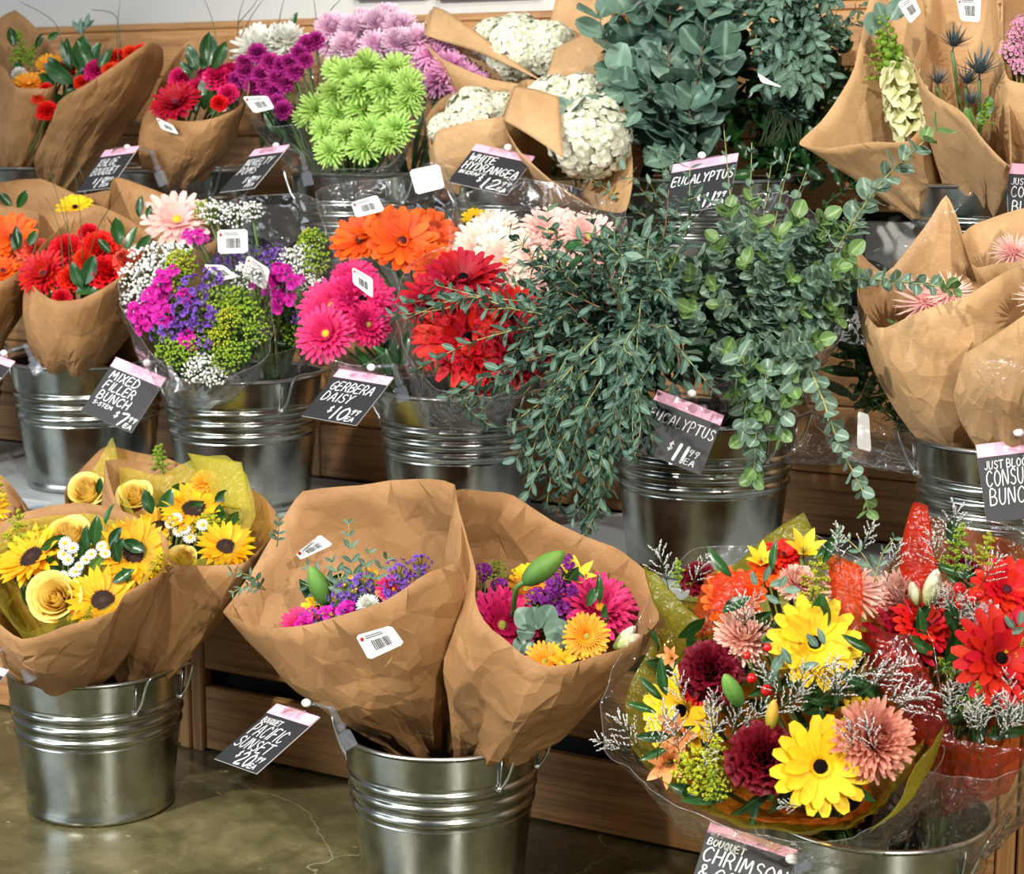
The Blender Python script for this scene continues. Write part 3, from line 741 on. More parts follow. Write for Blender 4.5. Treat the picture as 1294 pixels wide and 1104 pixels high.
P_SOL = pm('golden_rod', (148, 160, 30), (208, 206, 52), trans=.1)
P_SOLG = pm('green_filler', (100, 140, 34), (168, 194, 58), trans=.1)
P_BUD = pm('green_lily_bud', (66, 112, 46), (112, 156, 68), trans=.05)
P_BUDO = pm('orange_lily_bud', (150, 164, 52), (246, 178, 72), trans=.1)
P_BUDW = pm('white_lily_bud', (166, 190, 92), (244, 232, 216), trans=.1)
P_LIPK = pm('pink_lily_petal', (242, 150, 172), (252, 206, 212))
P_LIPE = pm('apricot_lily_petal', (240, 140, 60), (250, 186, 128))
P_LIYE = pm('yellow_lily_petal', (244, 204, 40), (252, 224, 70))
P_THI = pm('eryngium_bract', (60, 72, 84), (104, 120, 118))
P_SNA = pm('cream_snapdragon', (196, 206, 120), (240, 236, 190))
P_WAX = pm('pink_waxflower', (196, 96, 150), (240, 176, 206))
M_BERRY = plain('red_berry', S(196, 18, 22), .22, coat=.4)
M_CHAMW = pm('chamomile_white', (240, 240, 232), (250, 250, 246))

# ------------------------------------------------------------------ petal and flower builders (unit radius, facing +Z)
rnd = random.Random(7)
def strip(mb, az, x0, z0, Ln, W, e0, e1, n=5, cup=.25, tip='round', m=0, cols=3, twist=0, ruf=0, rng=rnd, t0=0, t1=1):
    """one petal: arcs out from (x0, z0) with its elevation going e0 -> e1"""
    x, z = x0, z0; v = []; tt = []
    ca, sa = cos(az), sin(az)
    ph = rng.uniform(0, 6.28)
    for i in range(n + 1):
        t = i / n
        if i:
            e = e0 + (e1 - e0) * (t - .5 / n)
            x += Ln / n * cos(e); z += Ln / n * sin(e)
        else: e = e0
        if tip == 'round': w = W / 2 * min(1, .42 + 1.1 * t) * (1 if t < .62 else max(.34, sqrt(max(0, 1 - ((t - .62) / .42) ** 2))))
        elif tip == 'point': w = W / 2 * max(.03, (sin(pi * min(1, .18 + .82 * t)) ** .8))
        elif tip == 'fan': w = W / 2 * (.25 + .75 * t ** .8)
        else: w = W / 2 * (.5 + .5 * t) * (1 if t < .9 else .8)
        ex, ez = cos(e + pi / 2), sin(e + pi / 2)
        for k in range(cols):
            s = -1 + 2 * k / (cols - 1)
            off = cup * w * (s * s) + ruf * t * t * sin(ph + s * 5.2 + t * 2) + (ruf * .6 * t * sin(ph * 2 + s * 11) if ruf else 0)
            rr = x + ex * off; zz = z + ez * off; y = s * w + twist * t * w
            v.append((ca * rr - sa * y, sa * rr + ca * y, zz)); tt.append(t0 + (t1 - t0) * t)
    mb.add(v, grid_faces(cols, n + 1), m, tt)
def dome(mb, r, h, z0=0, m=0, nu=14, nv=5, t=.5):
    v = []
    for j in range(nv + 1):
        a = pi / 2 * j / nv
        for i in range(nu):
            w = 2 * pi * i / nu
            v.append((r * cos(a) * cos(w), r * cos(a) * sin(w), z0 + h * sin(a)))
    mb.add(v, grid_faces(nu, nv + 1, True), m, [t] * len(v))
def calyx(mb, m, r=.16, h=.3, z=-.02):
    lathe(mb, [(0.0, z - h), (r * .45, z - h), (r * .8, z - h * .5), (r, z)], 10, m, t=[.3] * 40)
def gerbera(key, mat, disc, rings=((20, .80, .2, .10, -.08), (17, .66, .16, .32, .1), (13, .46, .14, .6, .3)), W=.27, sep=True, double=False, dr=.2, seed=1, fl=None, openness=0.0):
    r = random.Random(seed)
    main = MB(); calyx(main, 2); dome(main, dr * .62, dr * .35, .045, 1)
    for i in range(30):
        az = 2 * pi * i / 30; strip(main, az, dr * .55, .04, dr * .55, .045, .9, .5, 2, .1, 'point', 0 if fl is None else 3, 2, rng=r, t0=.2, t1=.6)
    if double:
        for q in range(3):
            for i in range(24):
                strip(main, 2 * pi * (i + .5 * q) / 24, dr * .7, .05 + .02 * q, .26 + .1 * (2 - q), .085, .5 + .2 * q, .35 + .15 * q, 3, .15, 'round', 0, 3, rng=r, t0=.1, t1=.8)
    for i in range(34):
        a = i * 2.39996; rr = dr * .6 * sqrt(i / 34); octa(main, (rr * cos(a), rr * sin(a), .05 + dr * .35 * sqrt(max(0, 1 - i / 34))), dr * .09, 1)
    mats = [mat, disc, M_STEM] + ([fl] if fl else [])
    subs = []
    if sep:
        vs = []
        for n, Ln, x0, e0, de in rings:
            for k in range(3):
                b_ = MB(); strip(b_, 0, x0, .01, Ln * r.uniform(.93, 1.06), W * r.uniform(.9, 1.1) * (Ln / .8) ** .5, e0 + openness + r.uniform(-.05, .05), e0 + openness + de + r.uniform(-.2, .12), 6, .22, 'round', 0, 3, r.uniform(-.15, .15), rng=r)
                vs.append(b_.mesh('petal', mat))
        for q, (n, Ln, x0, e0, de) in enumerate(rings):
            for i in range(n):
                a = 2 * pi * (i + r.uniform(-.18, .18) + .5 * q) / n
                subs.append(('petal', vs[q * 3 + r.randrange(3)], Matrix.Rotation(a, 4, 'Z') @ Matrix.Rotation(r.uniform(-.06, .06), 4, 'Y')))
    else:
        for q, (n, Ln, x0, e0, de) in enumerate(rings):
            for i in range(n):
                a = 2 * pi * (i + r.uniform(-.2, .2) + .5 * q) / n
                strip(main, a, x0, .01, Ln * r.uniform(.9, 1.06), W * r.uniform(.9, 1.1) * (Ln / .8) ** .5, e0 + openness + r.uniform(-.08, .08), e0 + openness + de + r.uniform(-.25, .15), 5, .22, 'round', 0, 3, rng=r)
    return ('gerbera', main.mesh(key, mats), subs)
def mum(key, mat, layers, disc=None, W=.12, n=5, tip='round', seed=1, name='chrysanthemum', cup=.35, sp=.1):
    r = random.Random(seed); b_ = MB(); calyx(b_, 1, .2, .3, -.05)
    dome(b_, .22, .2, .0, 2 if disc else 0, t=.15)
    for q, (cnt, Ln, x0, z0, e0, e1) in enumerate(layers):
        for i in range(cnt):
            strip(b_, 2 * pi * (i + r.uniform(-.3, .3) + .5 * q) / cnt, x0, z0, Ln * r.uniform(.88, 1.08), W * r.uniform(.85, 1.1), e0 + r.uniform(-sp, sp), e1 + r.uniform(-sp * 2, sp * 2), n, cup, tip, 0, 3, rng=r)
    return (name, b_.mesh(key, [mat, M_STEM] + ([disc] if disc else [])), [])
MUM_IN = [(26, .84, .14, -.12, -.25, .3), (28, .82, .14, -.05, -.02, .45), (28, .78, .13, 0, .18, .65), (26, .73, .12, .04, .38, .9), (24, .68, .1, .08, .58, 1.15), (20, .62, .09, .1, .78, 1.4), (16, .56, .07, .12, .98, 1.65), (12, .5, .05, .13, 1.15, 1.9), (8, .42, .03, .14, 1.3, 2.1)]
MUM_SP = [(20, .9, .1, -.02, -.05, -.1), (20, .84, .1, .02, .2, .1), (18, .74, .1, .05, .45, .35), (16, .62, .08, .08, .75, .6), (12, .46, .06, .1, 1.0, 1.0), (9, .3, .03, .12, 1.25, 1.4)]
MUM_BALL = [(18, .7, .25, -.3, -.6, -.3), (20, .72, .25, -.15, -.2, .2), (20, .7, .22, 0, .15, .5), (18, .62, .2, .08, .5, .9), (14, .55, .14, .15, .8, 1.2), (10, .45, .08, .2, 1.1, 1.5)]
def carnation(key, mat, seed=1, tall=1.0):
    r = random.Random(seed); b_ = MB(); calyx(b_, 1, .2, .7, -.2)
    for q, (cnt, Ln, e0, e1) in enumerate(((9, 1.0, .1, -.1), (9, .95, .4, .15), (9, .9, .7, .45), (8, .86, .95, .8), (7, .8, 1.2, 1.15), (5, .72, 1.4, 1.5))):
        for i in range(cnt):
            strip(b_, 2 * pi * (i + r.uniform(-.3, .3) + .5 * q) / cnt, .05, -.15, Ln * r.uniform(.9, 1.05), .68, e0 * tall, e1 * tall, 5, .1, 'fan', 0, 9, ruf=.075, rng=r)
    return ('carnation', b_.mesh(key, [mat, M_STEM]), [])
def rose(key, mat, seed=1):
    r = random.Random(seed); subs = []
    b_ = MB(); calyx(b_, 1, .3, .35, -.25); dome(b_, .16, .7, -.1, 0, t=.2)
    NP = 18
    for i in range(NP):
        k = i / (NP - 1); rad = .13 + .70 * k ** .9; a = i * 2.4 + r.uniform(-.1, .1)
        span = 1.3 - .35 * k; H = .92 - .34 * k; z0 = -.32; v = []; tt = []
        nu, nv = 9, 6
        for j in range(nv):
            t = j / (nv - 1)
            for q in range(nu):
                s = -1 + 2 * q / (nu - 1)
                w = span * (1 - .25 * (1 - t) ** 2)
                ang = s * w
                rr = rad * (.5 + .5 * sqrt(t)) - .1 * t * t * (1 - k) + (.2 * k ** 2 + .02) * t ** 5 * (1 - .35 * s * s)
                zz = z0 + (H + .22) * t - .16 * t * s * s * (.4 + k) - (.14 * k) * t ** 6
                v.append((rr * cos(ang), rr * sin(ang), zz)); tt.append(.2 + .8 * t * (.5 + .5 * k))
        p_ = MB(); p_.add(v, grid_faces(nu, nv), 0, tt)
        subs.append(('petal', p_.mesh('petal', mat), Matrix.Rotation(a, 4, 'Z')))
    return ('rose', b_.mesh(key, [mat, M_STEM]), subs)
def sunflower(key, seed=1):
    r = random.Random(seed); b_ = MB(); calyx(b_, 0, .3, .25, -.02)
    for i in range(14): strip(b_, 2 * pi * i / 14, .25, -.06, .5, .2, .0, .2, 3, .2, 'point', 0)
    d_ = MB(); dome(d_, .37, .12, .02, 0, 20, 5)
    for i in range(170):
        a = i * 2.39996; rr = .36 * sqrt(i / 170); octa(d_, (rr * cos(a), rr * sin(a), .03 + .12 * sqrt(max(0, 1 - (rr / .4) ** 2)) - .05 * max(0, 1 - rr / .12)), .022, 0)
    vs = []
    for k in range(4):
        p_ = MB(); strip(p_, 0, .28, .01, .72 * r.uniform(.9, 1.08), .27, .12 + .1 * (k % 2), .35 - .15 * k, 6, .3, 'point', 0, 3, r.uniform(-.2, .2), rng=r); vs.append(p_.mesh('petal', P_SUN))
    subs = [('disc', d_.mesh('disc', M_DISC_BR), Matrix.Identity(4))]
    for q in range(2):
        for i in range(20):
            subs.append(('petal', vs[r.randrange(4)], Matrix.Rotation(2 * pi * (i + .5 * q + r.uniform(-.2, .2)) / 20, 4, 'Z') @ Matrix.Rotation(-.14 * q + r.uniform(-.08, .08), 4, 'Y')))
    return ('sunflower', b_.mesh(key, [M_STEM]), subs)
def hydrangea(key, mat, seed=1, n=110):
    r = random.Random(seed); b_ = MB(); ball(b_, (0, 0, 0), .8, 16, 10, 0, t=.0)
    p_ = MB()
    for i in range(4): strip(p_, pi / 2 * i, .0, .0, .19, .19, .25, -.5, 4, .25, 'round', 0, 3)
    ball(p_, (0, 0, .02), .018, 6, 4, 0, t=.0)
    fm = p_.mesh('floret', mat); subs = []
    for i in range(n):
        z = 1 - 1.62 * (i + .5) / n; a = i * 2.39996 + r.uniform(-.2, .2)
        q = sqrt(max(0, 1 - z * z)); nrm = Vector((q * cos(a), q * sin(a), z))
        nn = (nrm + Vector((r.uniform(-.3, .3), r.uniform(-.3, .3), r.uniform(-.3, .3)))).normalized()
        subs.append(('floret', fm, frame(nn, r.uniform(0, 6), r.uniform(.95, 1.25), nrm * r.uniform(.84, .92))))
    return ('hydrangea_head', b_.mesh(key, [mat]), subs)
def open_lily(key, mat, seed=1, e0=1.1, e1=.1, cnt=6, W=.42):
    r = random.Random(seed); b_ = MB(); calyx(b_, 1, .1, .3)
    subs = []
    for i in range(cnt):
        p_ = MB(); strip(p_, 0, .05, 0, 1.05, W, e0 + r.uniform(-.1, .1), e1 + r.uniform(-.25, .25), 7, .3, 'point', 0, 5, rng=r); subs.append(('petal', p_.mesh('petal', mat), Matrix.Rotation(2 * pi * i / cnt, 4, 'Z')))
    for i in range(5): tube(b_, [(0, 0, 0), (.1 * cos(i * 1.3), .1 * sin(i * 1.3), .4)], .015, 5, 1)
    return ('lily', b_.mesh(key, [mat, M_STEM]), subs)
def lily_bud(key, mat, fat=.24):
    """bud along +Z, unit length"""
    b_ = MB(); v = []; tt = []; nu, nv = 18, 13
    for j in range(nv):
        t = j / (nv - 1); w = fat * (sin(pi * min(1, t * .86 + .1)) ** .75) * (1 if t < .97 else .4) if j else fat * .25
        for i in range(nu):
            a = 2 * pi * i / nu; g = 1 - .10 * abs(sin(1.5 * a)) ** 6 - .05 * cos(3 * a)
            v.append((w * g * cos(a), w * g * sin(a), t)); tt.append(t if abs(sin(1.5 * a)) < .97 else max(0, t - .25))
    b_.add(v, grid_faces(nu, nv, True) + [tuple(range((nv - 1) * nu, nv * nu))], 0, tt)
    return ('lily_bud', b_.mesh(key, [mat]), [])
def cluster(key, mat, name, n=26, R=.8, fr=.3, petals=5, seed=1, flat=.55, core=M_STEM, ruf=.05, jit=0.0):
    """statice / stock / dianthus: dome of small frilled florets on short green stalks"""
    r = random.Random(seed); b_ = MB()
    p = MB()
    for i in range(n):
        k = sqrt((i + .5) / n); a = i * 2.39996; x, y = R * k * cos(a) + r.uniform(-jit, jit), R * k * sin(a) + r.uniform(-jit, jit); z = flat * (1 - k * k) + r.uniform(-.1, .1) - jit * r.random()
        nn = Vector((x, y, .55)).normalized()
        M = frame(nn, r.uniform(0, 6), fr * r.uniform(.8, 1.2), (x, y, z))
        q = MB()
        for j in range(petals): strip(q, 2 * pi * j / petals, .06, 0, .85, 1.05, .75, .05, 2, .2, 'flat', 0, 4, ruf=ruf * 3, rng=r)
        b_.add(q.v, q.f, 0, q.t, M)
        tube(b_, [(x * .3, y * .3, -.9), (x, y, z)], .022, 4, 1, t=.2)
    return (name, b_.mesh(key, [mat, core]), [])
def gyp(key, seed=1, n=46, mat=None, core=M_STEM):
    r = random.Random(seed); b_ = MB()
    for i in range(n):
        k = sqrt((i + .5) / n); a = i * 2.39996; P = Vector((k * cos(a), k * sin(a), .45 * (1 - k * k) + r.uniform(-.25, .25)))
        rr = r.uniform(.07, .13)
        for j in range(3): ball(b_, P + Vector((r.uniform(-1, 1), r.uniform(-1, 1), r.uniform(-1, 1))) * rr * .55, rr * .75, 6, 4, 0, t=r.random())
        tube(b_, [P * .25 + Vector((0, 0, -.7)), P * .8 + Vector((0, 0, -.15)), P], .012, 3, 1, t=.2)
    return ('gypsophila', b_.mesh(key, [mat or P_GYP, core]), [])
def limonium(key, seed=1):
    """white-flowered sprig along +Z, unit length"""
    r = random.Random(seed); b_ = MB()
    tube(b_, [(0, 0, 0), (.02, .01, .5), (0, 0, .95)], .012, 4, 1)
    for i in range(12):
        z = .2 + .68 * i / 11; a = i * 2.3 + r.uniform(-.4, .4); Ln = (.42 - .25 * i / 11) * r.uniform(.8, 1.2)
        A = Vector((0, 0, z)); D = Vector((cos(a) * .8, sin(a) * .8, .75)).normalized()
        B = A + D * Ln + Vector((0, 0, .05)); tube(b_, [A, A + D * Ln * .6, B], .007, 3, 1)
        for j in range(9):
            t = .25 + .8 * j / 8; P = A + (B - A) * t + Vector((r.uniform(-1, 1), r.uniform(-1, 1), r.uniform(-.6, 1))) * .018
            M = frame(D + Vector((r.uniform(-.8, .8), r.uniform(-.8, .8), .3)), 0, 1, P)
            b_.add([(x * .014, y * .014, z_ * .034) for x, y, z_ in OCT_V], OCT_F, 0, [r.random()] * 6, M)
    return ('limonium_sprig', b_.mesh(key, [P_LIM, M_STEMD]), [])
def solidago(key, mat, seed=1):
    r = random.Random(seed); b_ = MB()
    tube(b_, [(0, 0, 0), (.01, 0, .5), (.0, .02, 1)], .014, 4, 1)
    for i in range(17):
        z = .12 + .85 * i / 16; a = i * 2.4; Ln = (.36 - .28 * i / 16) * r.uniform(.8, 1.15)
        for j in range(13):
            t = (j + 1) / 13; P = Vector((cos(a) * Ln * t, sin(a) * Ln * t, z + .25 * Ln * t + .1 * Ln * sin(3 * t)))
            for q in range(3): octa(b_, P + Vector((r.uniform(-1, 1), r.uniform(-1, 1), r.uniform(-1, 1))) * .028, r.uniform(.014, .024), 0, r.random())
        tube(b_, [(0, 0, z), (cos(a) * Ln, sin(a) * Ln, z + .25 * Ln)], .006, 3, 1)
    return ('goldenrod_sprig', b_.mesh(key, [mat, M_STEM]), [])
def chamomile(key):
    b_ = MB(); calyx(b_, 1, .2, .3)
    for i in range(14): strip(b_, 2 * pi * i / 14, .25, 0, .75, .32, .1, -.15, 3, .1, 'flat', 0, 3)
    d_ = MB(); dome(d_, .36, .28, .0, 0, 10, 4)
    return ('chamomile', b_.mesh(key, [M_CHAMW, M_STEM]), [('centre', d_.mesh('centre', M_DISC_YE), Matrix.Identity(4))])
def berry(key):
    b_ = MB(); ball(b_, (0, 0, 0), 1, 16, 10, 0); 
    c_ = MB()
    for i in range(5): strip(c_, 2 * pi * i / 5, .1, -.98, .75, .5, -.1, .8, 3, .2, 'point', 0)
    tube(c_, [(0, 0, .95), (0, 0, 1.2)], .06, 5, 0)
    return ('hypericum_berry', b_.mesh(key, [M_BERRY]), [('calyx', c_.mesh('calyx', M_LEAF2), Matrix.Identity(4))])
def eryngium(key, seed=1):
    r = random.Random(seed); b_ = MB()
    for i in range(60):
        a = i * 2.39996; k = i / 60; rr = .17 * sqrt(sin(pi * (.1 + .85 * k))); b_.add([(p[0] * .03 + rr * cos(a), p[1] * .03 + rr * sin(a), p[2] * .05 + .45 * k) for p in OCT_V], OCT_F, 0, [k] * 6)
    for q in range(3):
        for i in range(9): strip(b_, 2 * pi * (i + .4 * q) / 9, .06, .0, r.uniform(.7, 1.05), .1, .25 + .35 * q, .5 + .4 * q, 4, .3, 'point', 0, 3, rng=r)
    tube(b_, [(0, 0, 0), (0, 0, -.4)], .035, 6, 0)
    return ('eryngium', b_.mesh(key, [P_THI]), [])
def snapdragon(key, seed=1):
    r = random.Random(seed); b_ = MB(); tube(b_, [(0, 0, -.2), (0, 0, 1)], .02, 6, 0, r1=.008)
    f_ = MB()
    for i in range(5): strip(f_, 2 * pi * i / 5, .02, 0, .13, .13, 1.0, -.3, 4, .25, 'round', 0, 4, ruf=.008)
    fm = f_.mesh('floret', P_SNA); g_ = MB(); ball(g_, (0, 0, .04), .04, 8, 6, 0, (1, 1, 1.3), t=.1); gm = g_.mesh('bud', P_SOLG); subs = []
    for i in range(46):
        k = i / 45; a = i * 2.39996; nn = Vector((cos(a), sin(a), .35 + .5 * k)); P = Vector((cos(a) * .03, sin(a) * .03, .0 + .98 * k))
        if k < .52: subs.append(('floret', fm, frame(nn, r.uniform(0, 6), 1.25 - .6 * k, P + nn * .04)))
        else: subs.append(('bud', gm, frame(nn, 0, 1.1 - .75 * (k - .5) * 2, P)))
    return ('snapdragon', b_.mesh(key, [M_STEM]), subs)
def leaf_mesh(key, mat, W=.45, fold=.12, curl=.12, prof=1.0, n=7, pw=.75):
    """leaf along +Y, unit length, normal +Z; t=1 on the midrib"""
    b_ = MB(); v = []; tt = []
    for i in range(n + 1):
        t = i / n; w = W / 2 * max(.02, sin(pi * t ** prof) ** pw) if 0 < i < n else W * (.015 if pw > .6 else .12)
        for k in range(5):
            s = -1 + k / 2; v.append((s * w, t, fold * abs(s) * w * 2 - curl * (t - .3) ** 2 + .02 * sin(9 * t + s))); tt.append((0, .45, 1, .45, 0)[k])
    b_.add(v, grid_faces(5, n + 1), 0, tt)
    return b_.mesh(key, mat)
LEAF = {'ruscus': [leaf_mesh('leaf', M_LEAF, w, .16, c) for w, c in ((.48, .15), (.42, .3), (.52, -.1))],
        'lily': [leaf_mesh('leaf', M_LEAF, w, .25, c) for w, c in ((.26, .4), (.3, .2))],
        'olive': [leaf_mesh('leaf', M_LEAF2, .5, .15, .1)],
        'euc': [leaf_mesh('leaf', M_EUC, w, .12, c) for w, c in ((.38, .12), (.33, .3), (.42, -.1))],
        'dollar': [leaf_mesh('leaf', M_EUCD, w, .06, c, .95, 8, .52) for w, c in ((1.0, .1), (.92, .22), (.86, -.1))],
        'baby': [leaf_mesh('leaf', M_EUCB, w, .08, c, .95, 7, .55) for w, c in ((.95, .1), (.85, .22))],
        'tip': [leaf_mesh('leaf', M_EUCN, .85, .15, -.2, .95, 7, .6)],
        'willow': [leaf_mesh('leaf', M_EUC, w, .1, c) for w, c in ((.46, .15), (.4, .35))]}

PROTO = {}
def reg(k, *variants): PROTO[k] = list(variants)
GO = ((20, .80, .2, .10, -.08), (17, .66, .16, .32, .1), (13, .46, .14, .6, .3))
GS = ((26, .82, .2, .12, -.1), (24, .72, .18, .35, .0), (20, .56, .16, .6, .15), (16, .4, .14, .85, .2))
reg('ger_yellow', gerbera('gerbera_yellow', P_YEL, M_DISC_BK, ((15, .80, .2, .06, -.12), (13, .68, .16, .22, .0)), .34, seed=3, dr=.25), gerbera('gerbera_yellow', P_YEL, M_DISC_BK, ((16, .80, .2, .12, -.1), (13, .66, .16, .3, .1)), .32, seed=4, dr=.24))
reg('ger_hot', gerbera('gerbera_hot_pink', P_HOT, M_DISC_BK, GS, .2, seed=5), gerbera('gerbera_hot_pink', P_HOT, M_DISC_GN, GS, .2, seed=6))
reg('ger_pink', gerbera('gerbera_bright_pink', P_PNK, M_DISC_YE, GS, .19, seed=7), gerbera('gerbera_bright_pink', P_PNK, M_DISC_YE, GS, .2, seed=8))
reg('ger_red', gerbera('gerbera_red', P_RED, M_DISC_BK, GO, .23, seed=9), gerbera('gerbera_red', P_RED, M_DISC_DR, GS, .19, seed=10))
reg('ger_crim', gerbera('gerbera_crimson', P_CRI, M_DISC_DR, GS, .19, seed=11), gerbera('gerbera_crimson', P_CRI, M_DISC_BK, GO, .22, seed=12))
reg('ger_scarlet', gerbera('gerbera_scarlet', P_SCA, M_DISC_DR, GO, .27, seed=13), gerbera('gerbera_scarlet', P_RED, M_DISC_BK, GO, .26, seed=14))
reg('ger_orange', gerbera('gerbera_orange', P_ORG, M_DISC_DR, ((17, .8, .2, .15, .0), (14, .66, .16, .4, .1)), .31, seed=15), gerbera('gerbera_orange', P_ORG, M_DISC_DR, GO, .28, seed=16))
reg('ger_amber', gerbera('gerbera_amber', P_ORY, M_DISC_GN, ((26, .8, .2, .08, -.1), (24, .7, .18, .22, -.05)), .19, seed=17, double=True, sep=True))
reg('ger_pale', gerbera('gerbera_pale_pink', P_PALE, M_DISC_GN, GS, .19, seed=18), gerbera('gerbera_pale_pink', P_PALE, M_DISC_YE, GO, .22, seed=19))
reg('ger_cream', gerbera('gerbera_cream', P_CRM, M_DISC_YE, GS, .2, seed=20), gerbera('gerbera_cream', P_CRM, M_DISC_GN, GS, .19, seed=21))
reg('ger_ydark', gerbera('gerbera_yellow_orange', P_ORY, M_DISC_YE, GO, .25, seed=22))
reg('mum_peach', mum('mum_peach', P_PEA, MUM_IN, W=.15, seed=1), mum('mum_peach', P_PEA, MUM_IN, W=.15, seed=2))
reg('mum_lpeach', mum('mum_light_peach', P_PEL, MUM_IN, W=.14, seed=3), mum('mum_light_peach', P_PEL, MUM_SP, W=.1, seed=4))
reg('mum_green', mum('mum_lime', P_GRN, MUM_SP, M_DISC_GN, W=.15, n=4, seed=5), mum('mum_lime', P_GRN, MUM_SP, M_DISC_GN, W=.14, n=4, seed=6, sp=.2))
reg('mum_lav', mum('mum_lavender', P_LAV, MUM_BALL, W=.15, n=4, seed=7), mum('mum_lavender', P_LAV, MUM_IN, W=.15, n=4, seed=8))
reg('mum_orch', mum('mum_orchid', P_LAM, MUM_SP, W=.13, n=4, seed=9), mum('mum_orchid', P_LAM, MUM_BALL, W=.15, n=4, seed=10))
reg('mum_white', mum('mum_white', P_WHT, MUM_BALL, W=.16, n=4, seed=11), mum('mum_white', P_WHT, MUM_IN, W=.13, seed=12))
reg('pom_mag', mum('pom_magenta', P_MAG, MUM_BALL, W=.26, n=4, seed=13, name='pompon'), mum('pom_magenta', P_MAG, MUM_BALL, W=.24, n=4, seed=14, name='pompon'))
reg('spider_pink', mum('mum_pink_spider', P_PALE, MUM_SP, W=.07, seed=15, n=5, tip='point'))
reg('carn_bur', carnation('carnation_burgundy', P_BUR, 1), carnation('carnation_burgundy', P_BUR, 2))
reg('carn_red', carnation('carnation_red', P_SCA, 3), carnation('carnation_red', P_SCA, 4))
reg('carn_coral', carnation('carnation_coral', P_COR, 5))
reg('carn_pink', carnation('carnation_pink', P_HOT, 6))
reg('rose', rose('rose_yellow', P_ROSE, 1), rose('rose_yellow', P_ROSE, 2))
reg('sunflower', sunflower('sunflower', 1), sunflower('sunflower', 2))
reg('hydrangea', hydrangea('hydrangea_head', P_HYD, 1), hydrangea('hydrangea_head', P_HYD, 2))
reg('lily_pink', open_lily('lily_pink', P_LIPK, 1, 1.2, .95, 6, .62)); reg('lily_apricot', open_lily('lily_apricot', P_LIPE, 2, 1.0, .3)); reg('lily_yellow', open_lily('lily_yellow', P_LIYE, 3, 1.0, .5))
reg('bud_green', lily_bud('lily_bud_green', P_BUD)); reg('bud_orange', lily_bud('lily_bud_orange', P_BUDO, .2)); reg('bud_white', lily_bud('lily_bud_white', P_BUDW, .22))
reg('statice', cluster('statice', P_PUR, 'statice', 22, .92, .19, seed=1, jit=.22), cluster('statice', P_PUR, 'statice', 20, .95, .2, seed=2, jit=.25))
reg('stock', cluster('plum_stock', P_PURD, 'stock', 30, .8, .22, seed=3, flat=.9, jit=.15))
reg('dianthus', cluster('dianthus', P_DIA, 'dianthus', 6, .7, .5, seed=4, flat=.3), cluster('dianthus', P_DIA, 'dianthus', 5, .65, .5, seed=5, flat=.3))
reg('wax', cluster('waxflower', P_WAX, 'waxflower', 40, .9, .16, seed=6))
reg('gyp', gyp('gypsophila', 1), gyp('gypsophila', 2)); reg('greenfill', gyp('green_filler', 3, 60, P_SOLG)); reg('yellowfill', gyp('yellow_filler', 4, 60, P_SOL))
reg('limonium', limonium('limonium_sprig', 1), limonium('limonium_sprig', 2), limonium('limonium_sprig', 3))
reg('solidago', solidago('goldenrod_sprig', P_SOL, 1), solidago('goldenrod_sprig', P_SOL, 2)); reg('solgreen', solidago('green_sprig', P_SOLG, 3))
reg('chamomile', chamomile('chamomile')); reg('berry', berry('hypericum_berry')); reg('eryngium', eryngium('eryngium', 1), eryngium('eryngium', 2)); reg('snapdragon', snapdragon('snapdragon'))

